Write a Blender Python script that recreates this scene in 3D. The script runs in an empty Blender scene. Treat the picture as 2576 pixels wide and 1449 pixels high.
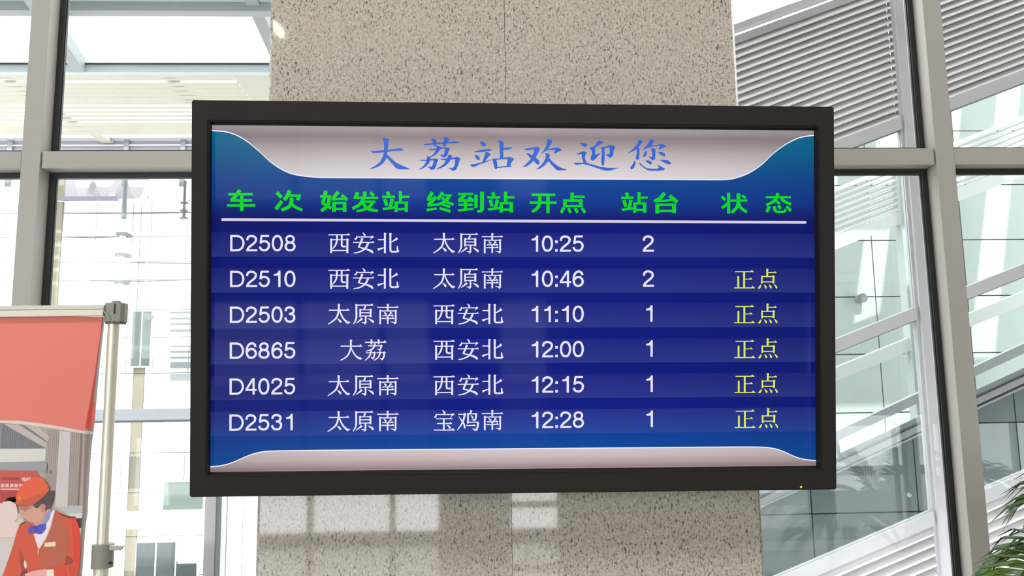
import bpy, bmesh, math, random
from mathutils import Vector, Matrix
from mathutils.geometry import tessellate_polygon
random.seed(7)
SC = bpy.context.scene
COL = SC.collection

# ------------------------------------------------------------------ camera
FPX = 1950.0; PW, PH = 2576, 1449
CAM = Vector((0.0, 0.0, 1.55))
fwd = Vector((0.03806859, 0.99095336, 0.12869431)).normalized()
upv = Vector((0.01002309, -0.12915984, 0.99157313))
upv = (upv - upv.dot(fwd) * fwd).normalized()
rgt = fwd.cross(upv)
cd = bpy.data.cameras.new('camera'); cam = bpy.data.objects.new('camera', cd); COL.objects.link(cam)
cd.sensor_fit = 'HORIZONTAL'; cd.sensor_width = 36.0; cd.lens = 36.0 * FPX / PW
cd.clip_start = 0.05; cd.clip_end = 500
cam.matrix_world = Matrix.Translation(CAM) @ Matrix((rgt, upv, -fwd)).transposed().to_4x4()
SC.camera = cam

# ------------------------------------------------------------------ sky, sun, exposure
SC.view_settings.view_transform = 'Standard'; SC.view_settings.look = 'None'
SC.view_settings.exposure = 0.0; SC.view_settings.gamma = 1.0
SC.view_settings.use_curve_mapping = False
wd = bpy.data.worlds.new('sky'); SC.world = wd; wd.use_nodes = True
bg = wd.node_tree.nodes['Background']
bg.inputs[0].default_value = (0.97, 0.985, 1.0, 1); bg.inputs[1].default_value = 5.5
sl = bpy.data.lights.new('sun', 'SUN'); sun = bpy.data.objects.new('sun', sl); COL.objects.link(sun)
sl.energy = 6.5; sl.angle = math.radians(0.6); sl.color = (1.0, 0.96, 0.9)
sun.rotation_euler = Vector((-0.16, 0.64, -0.80)).to_track_quat('-Z', 'Y').to_euler()
def area(name, loc, sx, sy, power, col, rot=(0, 0, 0)):
    l = bpy.data.lights.new(name, 'AREA'); l.shape = 'RECTANGLE'; l.size = sx; l.size_y = sy
    l.energy = power; l.color = col
    o = bpy.data.objects.new(name, l); COL.objects.link(o); o.location = loc; o.rotation_euler = rot
    return o
for i, x in enumerate((-5.0, 0.0, 5.0)):
    area('hall_light', (x, -2.4, 6.5), 3.4, 1.6, 150, (1.0, 0.97, 0.94))

# ------------------------------------------------------------------ helpers
def lin(c):
    c = c / 255.0
    return c / 12.92 if c <= 0.04045 else ((c + 0.055) / 1.055) ** 2.4
def rgb(r, g, b, k=1.0): return (lin(r) * k, lin(g) * k, lin(b) * k, 1.0)
def ray(px, py):
    return (fwd * FPX + rgt * (px - PW / 2) - upv * (py - PH / 2)) / FPX
def at(px, py, Y):
    """the point of the vertical plane y = Y that the photograph shows at this pixel"""
    d = ray(px, py); return CAM + d * (Y / d.y)
def link(name, me, m=None, parent=None, kind=None):
    o = bpy.data.objects.new(name, me); COL.objects.link(o)
    if m is not None and not me.materials: me.materials.append(m)
    if parent is not None: o.parent = parent
    if kind: o['kind'] = kind
    return o
def tag(o, label, cat, group=None):
    o['label'] = label; o['category'] = cat
    if group: o['group'] = group
    return o
def empty(name, loc=(0, 0, 0), label=None, cat=None, group=None, kind=None):
    o = bpy.data.objects.new(name, None); COL.objects.link(o); o.location = loc
    o.empty_display_size = 0.1
    if label: tag(o, label, cat, group)
    if kind: o['kind'] = kind
    return o
class MB:
    """collects shapes (world coordinates) and links them as one mesh object"""
    def __init__(s): s.v = []; s.f = []; s.sm = []
    def add(s, vs, fs, smooth=False):
        n = len(s.v); s.v += [Vector(v) for v in vs]
        s.f += [tuple(i + n for i in f) for f in fs]; s.sm += [smooth] * len(fs); return s
    def box(s, x0, x1, y0, y1, z0, z1):
        v = [(x, y, z) for z in (z0, z1) for y in (y0, y1) for x in (x0, x1)]
        return s.add(v, [(0, 2, 3, 1), (4, 5, 7, 6), (0, 1, 5, 4), (2, 6, 7, 3), (0, 4, 6, 2), (1, 3, 7, 5)])
    def prism(s, pts, d):
        """extrude the 3-D polygon pts by vector d"""
        pts = [Vector(p) for p in pts]; d = Vector(d); n = len(pts)
        tri = tessellate_polygon([pts])
        vs = pts + [p + d for p in pts]
        fs = [tuple(t) for t in tri] + [tuple(i + n for i in reversed(t)) for t in tri]
        fs += [(i, (i + 1) % n, (i + 1) % n + n, i + n) for i in range(n)]
        return s.add(vs, fs)
    def flat(s, pts):
        pts = [Vector(p) for p in pts]
        return s.add(pts, [tuple(t) for t in tessellate_polygon([pts])])
    def tube(s, pts, rads, n=16, caps=True, smooth=True):
        pts = [Vector(p) for p in pts]
        if not hasattr(rads, '__len__'): rads = [rads] * len(pts)
        vs = []; fs = []; ref = None
        for i, p in enumerate(pts):
            a = pts[max(i - 1, 0)]; b = pts[min(i + 1, len(pts) - 1)]
            t = (b - a)
            t = t.normalized() if t.length > 1e-9 else Vector((0, 0, 1))
            if ref is None:
                ref = t.orthogonal().normalized()
            u = (ref - ref.dot(t) * t).normalized(); ref = u; w = t.cross(u)
            for k in range(n):
                a2 = 2 * math.pi * k / n
                vs.append(p + (u * math.cos(a2) + w * math.sin(a2)) * rads[i])
        for i in range(len(pts) - 1):
            for k in range(n):
                fs.append((i * n + k, i * n + (k + 1) % n, (i + 1) * n + (k + 1) % n, (i + 1) * n + k))
        s.add(vs, fs, smooth)
        if caps:
            s.add(vs[:n], [tuple(reversed(range(n)))]); s.add(vs[-n:], [tuple(range(n))])
        return s
    def build(s, name, m, parent=None, kind=None, bevel=0, origin=None, recalc=True):
        if origin is None and parent is None:
            xs = [v.x for v in s.v]; ys = [v.y for v in s.v]; zs = [v.z for v in s.v]
            origin = Vector(((min(xs) + max(xs)) / 2, (min(ys) + max(ys)) / 2, min(zs)))
        if origin is None: origin = Vector((0, 0, 0))
        inv = Matrix.Translation(-Vector(origin))
        off = Vector((0, 0, 0))
        if parent is not None:
            # children keep local coordinates relative to an un-rotated parent
            off = wloc(parent)
        me = bpy.data.meshes.new(name)
        me.from_pydata([tuple(v - off - (Vector(origin) if parent is None else Vector((0, 0, 0)))) for v in s.v], [], s.f)
        me.validate()
        if recalc:
            bm = bmesh.new(); bm.from_mesh(me); bmesh.ops.recalc_face_normals(bm, faces=bm.faces)
            if bevel:
                bmesh.ops.remove_doubles(bm, verts=bm.verts, dist=1e-5)
                bmesh.ops.bevel(bm, geom=[e for e in bm.edges if len(e.link_faces) == 2 and e.calc_face_angle(0) > 0.6],
                                offset=bevel, segments=2, affect='EDGES', profile=0.6)
            bm.to_mesh(me); bm.free()
        if not bevel:
            for p, q in zip(me.polygons, s.sm): p.use_smooth = q
        o = link(name, me, m, parent, kind)
        if parent is None: o.location = origin
        return o
def wloc(o):
    l = Vector(o.location)
    while o.parent is not None:
        o = o.parent; l = l + Vector(o.location)
    return l

# ------------------------------------------------------------------ materials
def mat(name, col, rough=0.5, metal=0.0, spec=0.5, noise=0.0, nscale=20, bump=0.0, bscale=60, emit=None, es=1.0, coat=0.0):
    m = bpy.data.materials.new(name); m.use_nodes = True
    nt = m.node_tree; b = nt.nodes['Principled BSDF']
    b.inputs['Base Color'].default_value = col; b.inputs['Roughness'].default_value = rough
    b.inputs['Metallic'].default_value = metal; b.inputs['Specular IOR Level'].default_value = spec
    if coat: b.inputs['Coat Weight'].default_value = coat
    if emit:
        b.inputs['Emission Color'].default_value = emit; b.inputs['Emission Strength'].default_value = es
    if noise or bump:
        tc = nt.nodes.new('ShaderNodeTexCoord')
        n = nt.nodes.new('ShaderNodeTexNoise'); n.inputs['Scale'].default_value = nscale
        n.inputs['Detail'].default_value = 4
        nt.links.new(tc.outputs['Object'], n.inputs['Vector'])
        if noise:
            mx = nt.nodes.new('ShaderNodeMix'); mx.data_type = 'RGBA'
            mx.inputs['A'].default_value = tuple(max(0, c * (1 - noise)) for c in col[:3]) + (1,)
            mx.inputs['B'].default_value = tuple(min(1, c * (1 + noise)) for c in col[:3]) + (1,)
            nt.links.new(n.outputs['Fac'], mx.inputs['Factor'])
            nt.links.new(mx.outputs['Result'], b.inputs['Base Color'])
        if bump:
            n2 = nt.nodes.new('ShaderNodeTexNoise'); n2.inputs['Scale'].default_value = bscale
            nt.links.new(tc.outputs['Object'], n2.inputs['Vector'])
            bp = nt.nodes.new('ShaderNodeBump'); bp.inputs['Strength'].default_value = bump
            bp.inputs['Distance'].default_value = 0.002
            nt.links.new(n2.outputs['Fac'], bp.inputs['Height']); nt.links.new(bp.outputs['Normal'], b.inputs['Normal'])
    return m
def glass(name, tint, refl=1.0, rough=0.0, ior=1.5, dirt=0.0):
    m = bpy.data.materials.new(name); m.use_nodes = True
    nt = m.node_tree; nt.nodes.clear()
    out = nt.nodes.new('ShaderNodeOutputMaterial'); tr = nt.nodes.new('ShaderNodeBsdfTransparent')
    gl = nt.nodes.new('ShaderNodeBsdfGlossy'); fr = nt.nodes.new('ShaderNodeFresnel'); mx = nt.nodes.new('ShaderNodeMixShader')
    tr.inputs[0].default_value = tint; gl.inputs['Roughness'].default_value = rough
    gl.inputs['Color'].default_value = (refl, refl, refl, 1); fr.inputs[0].default_value = ior
    # Schlick reflectance from either side of the sheet
    nt.nodes.remove(fr); N = nt.nodes.new; L = nt.links.new
    ge = N('ShaderNodeNewGeometry'); dt = N('ShaderNodeVectorMath'); dt.operation = 'DOT_PRODUCT'
    L(ge.outputs['Normal'], dt.inputs[0]); L(ge.outputs['Incoming'], dt.inputs[1])
    def mth(op, a, b_):
        q = N('ShaderNodeMath'); q.operation = op
        for i_, v_ in enumerate((a, b_)):
            if isinstance(v_, (int, float)): q.inputs[i_].default_value = v_
            elif v_ is not None: L(v_, q.inputs[i_])
        return q.outputs[0]
    f0 = ((ior - 1) / (ior + 1)) ** 2
    k_ = mth('POWER', mth('SUBTRACT', 1.0, mth('ABSOLUTE', dt.outputs['Value'], None)), 5.0)
    L(mth('ADD', mth('MULTIPLY', k_, 1 - f0), f0), mx.inputs[0])
    nt.links.new(tr.outputs[0], mx.inputs[1]); nt.links.new(gl.outputs[0], mx.inputs[2])
    last = mx.outputs[0]
    if dirt:
        tc = nt.nodes.new('ShaderNodeTexCoord'); mp = nt.nodes.new('ShaderNodeMapping')
        mp.inputs['Scale'].default_value = (1, 1, 0.35)
        n = nt.nodes.new('ShaderNodeTexNoise'); n.inputs['Scale'].default_value = 9; n.inputs['Detail'].default_value = 8
        n.inputs['Roughness'].default_value = 0.7
        rp = nt.nodes.new('ShaderNodeMapRange'); rp.inputs['From Min'].default_value = 0.55; rp.inputs['From Max'].default_value = 0.8
        rp.inputs['To Max'].default_value = dirt
        df = nt.nodes.new('ShaderNodeBsdfDiffuse'); df.inputs[0].default_value = (0.7, 0.7, 0.68, 1)
        m2 = nt.nodes.new('ShaderNodeMixShader')
        nt.links.new(tc.outputs['Object'], mp.inputs[0]); nt.links.new(mp.outputs[0], n.inputs['Vector'])
        nt.links.new(n.outputs['Fac'], rp.inputs['Value']); nt.links.new(rp.outputs[0], m2.inputs[0])
        nt.links.new(last, m2.inputs[1]); nt.links.new(df.outputs[0], m2.inputs[2]); last = m2.outputs[0]
    nt.links.new(last, out.inputs[0])
    return m
def granite():
    m = bpy.data.materials.new('speckled_granite'); m.use_nodes = True
    nt = m.node_tree; N = nt.nodes.new; L = nt.links.new; b = nt.nodes['Principled BSDF']
    tc = N('ShaderNodeTexCoord')
    n0 = N('ShaderNodeTexNoise'); n0.inputs['Scale'].default_value = 170; n0.inputs['Detail'].default_value = 3
    L(tc.outputs['Object'], n0.inputs['Vector'])
    r0 = N('ShaderNodeValToRGB'); e = r0.color_ramp.elements
    e[0].position = 0.32; e[0].color = (0.41, 0.375, 0.32, 1)
    e[1].position = 0.68; e[1].color = (0.575, 0.53, 0.46, 1)
    L(n0.outputs['Fac'], r0.inputs[0])
    # crystal patches
    v = N('ShaderNodeTexVoronoi'); v.inputs['Scale'].default_value = 210
    L(tc.outputs['Object'], v.inputs['Vector'])
    mr = N('ShaderNodeMapRange'); mr.inputs['To Min'].default_value = 0.90; mr.inputs['To Max'].default_value = 1.10
    sp = N('ShaderNodeSeparateColor'); L(v.outputs['Color'], sp.inputs[0]); L(sp.outputs[0], mr.inputs['Value'])
    mm = N('ShaderNodeMix'); mm.data_type = 'RGBA'; mm.blend_type = 'MULTIPLY'; mm.inputs['Factor'].default_value = 1
    L(r0.outputs[0], mm.inputs['A']); L(mr.outputs[0], mm.inputs['B'])
    # dark mica flecks, slightly drawn out
    mp = N('ShaderNodeMapping'); mp.inputs['Rotation'].default_value = (0, 0.5, 0); mp.inputs['Scale'].default_value = (1.7, 1, 0.75)
    L(tc.outputs['Object'], mp.inputs[0])
    n1 = N('ShaderNodeTexNoise'); n1.inputs['Scale'].default_value = 150; n1.inputs['Detail'].default_value = 5; n1.inputs['Roughness'].default_value = 0.62
    n1.inputs['Distortion'].default_value = 0.8
    L(mp.outputs[0], n1.inputs['Vector'])
    f1 = N('ShaderNodeMapRange'); f1.inputs['From Min'].default_value = 0.535; f1.inputs['From Max'].default_value = 0.63
    L(n1.outputs['Fac'], f1.inputs['Value'])
    n2 = N('ShaderNodeTexNoise'); n2.inputs['Scale'].default_value = 7; n2.inputs['Detail'].default_value = 2
    L(tc.outputs['Object'], n2.inputs['Vector'])
    f2 = N('ShaderNodeMapRange'); f2.inputs['From Min'].default_value = 0.3; f2.inputs['From Max'].default_value = 0.62; f2.inputs['To Min'].default_value = 0.62; f2.inputs['To Max'].default_value = 1
    L(n2.outputs['Fac'], f2.inputs['Value'])
    ml = N('ShaderNodeMath'); ml.operation = 'MULTIPLY'; L(f1.outputs[0], ml.inputs[0]); L(f2.outputs[0], ml.inputs[1])
    ml2 = N('ShaderNodeMath'); ml2.operation = 'MULTIPLY'; L(ml.outputs[0], ml2.inputs[0]); ml2.inputs[1].default_value = 0.95
    mx = N('ShaderNodeMix'); mx.data_type = 'RGBA'
    L(ml2.outputs[0], mx.inputs['Factor']); L(mm.outputs['Result'], mx.inputs['A']); mx.inputs['B'].default_value = (0.075, 0.062, 0.05, 1)
    L(mx.outputs['Result'], b.inputs['Base Color'])
    b.inputs['Roughness'].default_value = 0.035; b.inputs['Specular IOR Level'].default_value = 0.95
    return m
def emat(name, col, spec=0.05, rough=0.05, k=1.0):
    m = mat(name, (0.004, 0.004, 0.005, 1), rough=rough, spec=spec, emit=col, es=k)
    return m
def ramp_emat(name, stops, axis=1, spec=0.05, rough=0.05):
    """screen picture colour, a ramp along the screen's own height (metres)"""
    m = emat(name, (0, 0, 0, 1), spec, rough); nt = m.node_tree; b = nt.nodes['Principled BSDF']
    tc = nt.nodes.new('ShaderNodeTexCoord'); sx = nt.nodes.new('ShaderNodeSeparateXYZ')
    mr = nt.nodes.new('ShaderNodeMapRange'); rp = nt.nodes.new('ShaderNodeValToRGB')
    lo = min(s[0] for s in stops); hi = max(s[0] for s in stops)
    mr.inputs['From Min'].default_value = lo; mr.inputs['From Max'].default_value = hi
    nt.links.new(tc.outputs['Object'], sx.inputs[0]); nt.links.new(sx.outputs[axis], mr.inputs['Value'])
    nt.links.new(mr.outputs[0], rp.inputs[0])
    st = sorted(((s[0] - lo) / (hi - lo), s[1]) for s in stops)
    el = rp.color_ramp.elements
    el[0].position, el[0].color = st[0]; el[1].position, el[1].color = st[-1]
    for p, c in st[1:-1]:
        e = el.new(p); e.color = c
    nt.links.new(rp.outputs[0], b.inputs['Emission Color'])
    # the backlight is a little weaker towards both sides
    a = nt.nodes.new('ShaderNodeMath'); a.operation = 'POWER'; a.inputs[1].default_value = 2
    ab = nt.nodes.new('ShaderNodeMath'); ab.operation = 'ABSOLUTE'
    c = nt.nodes.new('ShaderNodeMath'); c.operation = 'MULTIPLY_ADD'; c.inputs[1].default_value = -0.62; c.inputs[2].default_value = 1.0
    nt.links.new(sx.outputs[0], ab.inputs[0]); nt.links.new(ab.outputs[0], a.inputs[0])
    nt.links.new(a.outputs[0], c.inputs[0]); nt.links.new(c.outputs[0], b.inputs['Emission Strength'])
    return m

M = {}
M['granite'] = granite()
M['grey_metal'] = mat('light_grey_coated_metal', rgb(173, 170, 166), 0.45, spec=0.4, noise=0.02, nscale=4, bump=0.05, bscale=400)
M['gasket'] = mat('black_rubber_gasket', rgb(32, 36, 38), 0.5)
M['pane'] = glass('clear_window_glass', (0.965, 0.975, 0.972, 1), 1.0, ior=1.36, dirt=0.05)
M['green_glass'] = glass('greenish_window_glass', (0.90, 0.94, 0.93, 1), 1.0, ior=1.45)
M['charcoal'] = mat('charcoal_powder_coat', rgb(38, 36, 35), 0.6, spec=0.16, noise=0.06, nscale=6, bump=0.15, bscale=900)
M['black'] = mat('black_plastic', rgb(16, 14, 14), 0.5)
M['white_frame'] = mat('white_painted_aluminium', rgb(186, 185, 190), 0.4, noise=0.01)
M['louver'] = mat('white_louver_metal', rgb(228, 226, 228), 0.42, spec=0.4)
M['cladding'] = mat('pale_stone_cladding', rgb(184, 193, 190), 0.6, noise=0.04, nscale=3)
M['white_wall'] = mat('white_rendered_wall', rgb(228, 228, 224), 0.7, noise=0.02, nscale=2)
M['beige'] = mat('beige_stone_strip', rgb(126, 122, 108), 0.7, noise=0.05, nscale=5)
M['soffit'] = mat('cream_soffit_slats', rgb(170, 168, 158), 0.6)
M['steel'] = mat('brushed_satin_aluminium', rgb(222, 219, 206), 0.32, metal=0.4, noise=0.04, nscale=30)
M['grey_plastic'] = mat('grey_plastic_fitting', rgb(140, 140, 133), 0.5, noise=0.04, nscale=30)
M['dark_glass'] = mat('dark_window_glass', rgb(42, 56, 62), 0.08, spec=0.6)
M['teal_glass'] = mat('teal_window_glass', rgb(96, 110, 104), 0.12, spec=0.6)
M['dark_grey'] = mat('dark_grey_paint', rgb(88, 90, 96), 0.6)
M['mid_grey'] = mat('mid_grey_paint', rgb(112, 118, 122), 0.6)
M['canopy_grey'] = mat('canopy_grey_paint', rgb(150, 156, 160), 0.6)
M['joint'] = mat('grey_joint_sealant', rgb(110, 112, 110), 0.8)
M['pave'] = mat('pale_paving', rgb(200, 197, 190), 0.8, noise=0.06, nscale=3)
M['ceiling'] = mat('white_ceiling_panel', rgb(180, 178, 172), 0.7)
M['floor'] = mat('polished_floor_tile', rgb(140, 132, 120), 0.05, noise=0.06, nscale=12)
M['wall'] = mat('cream_interior_wall', rgb(150, 144, 136), 0.7, noise=0.03, nscale=4)

# ================================================================== THE HALL (setting)
HX0, HX1, HY0, HZ = -9.0, 9.0, -5.0, 6.6
FY = 2.75          # inner face of the curtain wall posts
GY = 2.82          # glass line
MB().box(HX0, HX1, HY0, 2.95, -0.2, 0.0).build('floor', M['floor'], kind='structure')
MB().box(HX0 - .2, HX1 + .2, HY0 - .2, 3.3, HZ, HZ + 0.3).build('ceiling', M['ceiling'], kind='structure')
MB().box(HX0 - .2, HX0, HY0, 2.95, 0, HZ).build('wall_left', M['wall'], kind='structure')
MB().box(HX1, HX1 + .2, HY0, 2.95, 0, HZ).build('wall_right', M['wall'], kind='structure')
# back wall with glazed openings down to the floor
wb = empty('wall_back', (0, HY0, 0), kind='structure')
opens = [(-8.6, -6.2), (-5.9, -3.5), (-3.2, -0.455), (0.25, 0.80), (3.6, 5.8), (6.2, 8.6)]
bands = [(.05, 1.0), (2.0, 3.7)]         # glazing of the doors' lower part, and the glazing above the door band
b = MB(); b.box(HX0, HX1, HY0 - .2, HY0, 3.7, HZ); b.box(HX0, HX1, HY0 - .2, HY0, 1.0, 2.0); b.box(HX0, HX1, HY0 - .2, HY0, 0, .05)
xs = [HX0] + [v for o in opens for v in o] + [HX1]
for z0, z1 in bands:
    for i in range(0, len(xs), 2): b.box(xs[i], xs[i + 1], HY0 - .2, HY0, z0, z1)
    if z0 > 1:
        for o_ in opens[4:]: b.box(o_[0], o_[1], HY0 - .2, HY0, z0, z1)
b.build('wall_panel', M['wall'], wb)
for n, (a0, a1) in enumerate(opens):
    w = empty('window_%d' % (n + 3), ((a0 + a1) / 2, HY0 - .1, 0), kind='structure')
    ms = [-1.83, -.97] if n == 2 else ([(a0 + a1) / 2] if a1 - a0 > 1 else [])
    for z0, z1 in (bands if n < 4 else bands[:1]):
        fr = MB(); t = 0.03; y0, y1 = HY0 - .15, HY0 - .05
        fr.box(a0, a0 + t, y0, y1, z0, z1); fr.box(a1 - t, a1, y0, y1, z0, z1)
        fr.box(a0 + t, a1 - t, y0, y1, z1 - t, z1); fr.box(a0 + t, a1 - t, y0, y1, z0, z0 + t)
        for xm in ms: fr.box(xm - .028, xm + .028, y0, y1, z0 + t, z1 - t)
        if n == 3 and z0 < 1: fr.box(a0 + t, a1 - t, y0, y1, .30, .36)
        fr.build('window_frame', M['grey_metal'], w)
        MB().box(a0 + t, a1 - t, HY0 - .105, HY0 - .095, z0 + t, z1 - t).build('pane', M['pane'], w)
# lamp high on the back wall, mirrored in the polished granite
d_ = at(702, 78, 1.68) - CAM; q = CAM + d_; k_ = (1.68 - (HY0 + .08)) / d_.y; lc = Vector((q.x + d_.x * k_, HY0 + .08, q.z + d_.z * k_))
t = empty('wall_lamp', lc, 'small warm oval lamp high on the back wall of the hall', 'lamp')
MB().tube([lc + Vector((0, -.08, 0)), lc + Vector((0, 0, 0))], .075, 24).build('lamp_body', M['white_frame'], t)
m = MB(); m.tube([lc + Vector((-.05, .02, .09)), lc + Vector((-.02, .03, .03)), lc + Vector((.02, .03, -.03)), lc + Vector((.05, .02, -.09))], [.02, .042, .042, .02], 16)
m.build('lamp_glass', emat('lamp_glow', (1, .86, .62, 1), k=14), t)

# ------------------------------------------------------------------ curtain wall, left and right of the pillar
w1 = empty('window_1', (-1.6, FY, 0), kind='structure'); w2 = empty('window_2', (1.75, FY, 0), kind='structure')
TZ0, TZ1 = 2.357, 2.421
levels = [(-0.0, .06), (0.30, .364), (TZ0, TZ1), (4.35, 4.414), (6.5, 6.6)]
posts = [(-7.98, -7.91, w1), (-6.38, -6.31, w1), (-4.80, -4.73, w1), (-3.21, -3.143, w1), (-1.643, -1.577, w1), (0.03, 0.10, w2), (1.699, 1.770, w2), (3.29, 3.36, w2), (4.88, 4.95, w2), (6.48, 6.55, w2), (8.02, 8.09, w2)]
for (a0, a1, w) in posts:
    MB().box(a0, a1, FY, FY + .13, 0, HZ).build('post', M['grey_metal'], w, bevel=.003)
    # dark outer pressure strip and gaskets either side
bays = [(HX0, -7.98)] + [(posts[i][1], posts[i + 1][0]) for i in range(len(posts) - 1)] + [(8.09, HX1)]
for (a0, a1) in bays:
    w = w1 if a1 < -0.0 or a0 < -1 else w2
    for (z0, z1) in levels:
        MB().box(a0 + .0035, a1 - .0035, FY + .006, FY + .11, z0, z1).build('transom', M['grey_metal'], w, bevel=.003)
    for (za, zb) in ((.06, .30), (.364, TZ0), (TZ1, 4.35), (4.414, 6.5)):
        g = MB(); q = .021; gy0, gy1 = GY - .005, GY + .012
        g.box(a0, a0 + q, gy0, gy1, za, zb); g.box(a1 - q, a1, gy0, gy1, za, zb)
        g.box(a0 + q, a1 - q, gy0, gy1, zb - q, zb); g.box(a0 + q, a1 - q, gy0, gy1, za, za + q)
        # second thin lip of the gasket
        g.box(a0 + q, a0 + q + .004, gy0 + .008, gy1, za + q, zb - q); g.box(a1 - q - .004, a1 - q, gy0 + .008, gy1, za + q, zb - q)
        g.build('gasket', M['gasket'], w)
        MB().box(a0 + q + .004, a1 - q - .004, GY + .001, GY + .009, za + q, zb - q).build('pane', M['pane'], w)
# little paper sticker on the right pane
p = at(2287, 1246, GY)
s = MB(); c = .011
s.prism([p + Vector((-.009, -.0012, -.002)), p + Vector((.004, -.0012, -.009)), p + Vector((.010, -.0012, .002)), p + Vector((-.003, -.0012, .010))], (0, .001, 0))
tag(s.build('sticker', mat('white_paper', rgb(225, 232, 226), .6)), 'small tilted white square sticker on the right window pane above the palm', 'sticker')

# ------------------------------------------------------------------ granite pillar
PX0, PX1, PY0, PY1 = -0.475, 0.590, 1.68, 2.70
pil = empty('pillar', ((PX0 + PX1) / 2, PY0, 0), 'square pillar clad in polished speckled grey-beige granite behind the display', 'pillar')
def slab(x0, x1, y0, y1, z0=0, z1=HZ):
    c = .007; L_, R_ = x0 == PX0 and y0 == PY0, x1 == PX1 and y0 == PY0     # arris on the outer corners only
    pts = ([(x0 + c, y0), ] if L_ else [(x0, y0)]) + ([(x1 - c, y0), (x1, y0 + c)] if R_ else [(x1, y0)]) + [(x1, y1), (x0, y1)] + ([(x0, y0 + c)] if L_ else [])
    MB().prism([(x, y, z0) for x, y in pts], (0, 0, z1 - z0)).build('granite_slab', M['granite'], pil)
seam = 0.0565
zs = [0, 1.0, 3.2, 5.4, HZ]
for a, c in zip(zs[:-1], zs[1:]):
    c2 = c - .001
    slab(PX0, seam - .0004, PY0, PY0 + .03, a, c2); slab(seam + .0004, PX1, PY0, PY0 + .03, a, c2)
    slab(PX0, PX0 + .03, PY0 + .031, PY1, a, c2); slab(PX1 - .03, PX1, PY0 + .031, PY1, a, c2)
MB().box(PX0 + .031, PX1 - .031, PY0 + .031, PY1 - .01, 0, HZ).build('core', M['joint'], pil)

# ================================================================== OUTSIDE
GZ = -2.6
MB().box(-40, 40, 2.96, 60, GZ - .2, GZ).build('pavement', M['pave'], kind='structure')
# ------------------------------------------------------------------ sloping stair enclosure beyond the right window
AN = math.tan(math.radians(20.4)); SY = 4.40
sc = empty('stair_enclosure', (2.58, SY, 0), 'white framed sloping stair enclosure with louvers above and below glass, beyond the right window', 'enclosure')
def zl(z0, x): return z0 + AN * (x - 2.56)
sposts = [0.62, 2.545, 4.47, 6.40]
for x in sposts:
    MB().box(x, x + .085, SY, SY + .08, GZ, zl(4.10, x)).build('post', M['white_frame'], sc, bevel=.002)
    MB().box(x - .018, x + .103, SY + .02, SY + .06, GZ, zl(4.02, x)).build('cover_strip', M['white_frame'], sc)
def bar(x0, x1, z0, t, y0=SY + .004, y1=SY + .07, m=None, name='rail'):
    MB().prism([(x0, y0, zl(z0, x0)), (x1, y0, zl(z0, x1)), (x1, y0, zl(z0, x1) - t), (x0, y0, zl(z0, x0) - t)], (0, y1 - y0, 0)).build(name, m or M['white_frame'], sc)
prof = [(.000, .000), (-.004, .006), (-.002, .012), (.010, .024), (.024, .034), (.034, .046), (.037, .045), (.027, .032), (.013, .021), (.002, .011)]
def slats(x0, x1, zbot, ztop, pitch):
    n = int(round((ztop - zbot) / pitch)); e = Vector((x1 - x0, 0, AN * (x1 - x0))); k = pitch / .0463
    for i in range(n):
        z = zl(zbot + i * pitch, x0)
        MB().prism([(x0, SY + .022 + a * k, z + c * k) for a, c in prof], e).build('slat', M['louver'], sc)
for x0, x1 in ((sposts[0] + .103, sposts[1] - .018), (sposts[1] + .103, sposts[2] - .018), (sposts[2] + .103, sposts[3] - .018)):
    bar(x0, x1, 3.148, .074); bar(x0, x1, 2.000, .074); bar(x0, x1, 0.838, .074)
    bar(x0, x1, 4.100, .040); bar(x0, x1, 4.035, .050, SY + .03, SY + .07)
    bar(x0, x1, 3.076, .006, SY + .01, SY + .05, M['joint'], 'joint'); bar(x0, x1, 1.927, .006, SY + .01, SY + .05, M['joint'], 'joint')
    slats(x0, x1, 3.150, 3.985, .0463)
    slats(x0, x1, .762 - 26 * .056, .762, .056)
    for za, zb in ((2.0, 3.07), (.838, 1.92)):
        MB().prism([(x0, SY + .03, zl(za, x0)), (x1, SY + .03, zl(za, x1)), (x1, SY + .03, zl(zb, x1)), (x0, SY + .03, zl(zb, x0))], (0, .008, 0)).build('pane', M['green_glass'], sc)
    # backing sheet behind the louvers
    for za, zb in ((3.15, 3.99), (-.69, .762)):
        MB().prism([(x0, SY + .068, zl(za, x0)), (x1, SY + .068, zl(za, x1)), (x1, SY + .068, zl(zb, x1)), (x0, SY + .068, zl(zb, x0))], (0, .004, 0)).build('backing_sheet', M['white_frame'], sc)
# the far side of the enclosure, a second sloping frame seen through the glass
FYR = 6.9; wf = mat('white_far_frame', rgb(236, 238, 238), .5)
def farbar(px, py, t, name='far_rail', m=None):
    a = at(px, py, FYR); z_ = lambda x: a.z + AN * (x - a.x)
    MB().prism([(.7, FYR, z_(.7) + t), (5.6, FYR, z_(5.6) + t), (5.6, FYR, z_(5.6)), (.7, FYR, z_(.7))], (0, .07, 0)).build(name, m or wf, sc)
    return z_
za_ = farbar(2264, 564, .125); farbar(2287, 884, .12)
for x in (at(2270, 620, FYR).x, at(2270, 620, FYR).x + 2.4):
    MB().box(x, x + .09, FYR - .02, FYR + .1, GZ, za_(x) + .6).build('far_post', mat('far_post_paint', rgb(186, 194, 192), .5), sc)
for i in range(8):
    z = za_(.7) + .13 + i * .056; e = Vector((4.9, 0, AN * 4.9))
    MB().prism([(.7, FYR + .02 + a * 1.1, z + c * 1.1) for a, c in prof], e).build('far_slat', M['louver'], sc)
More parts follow.
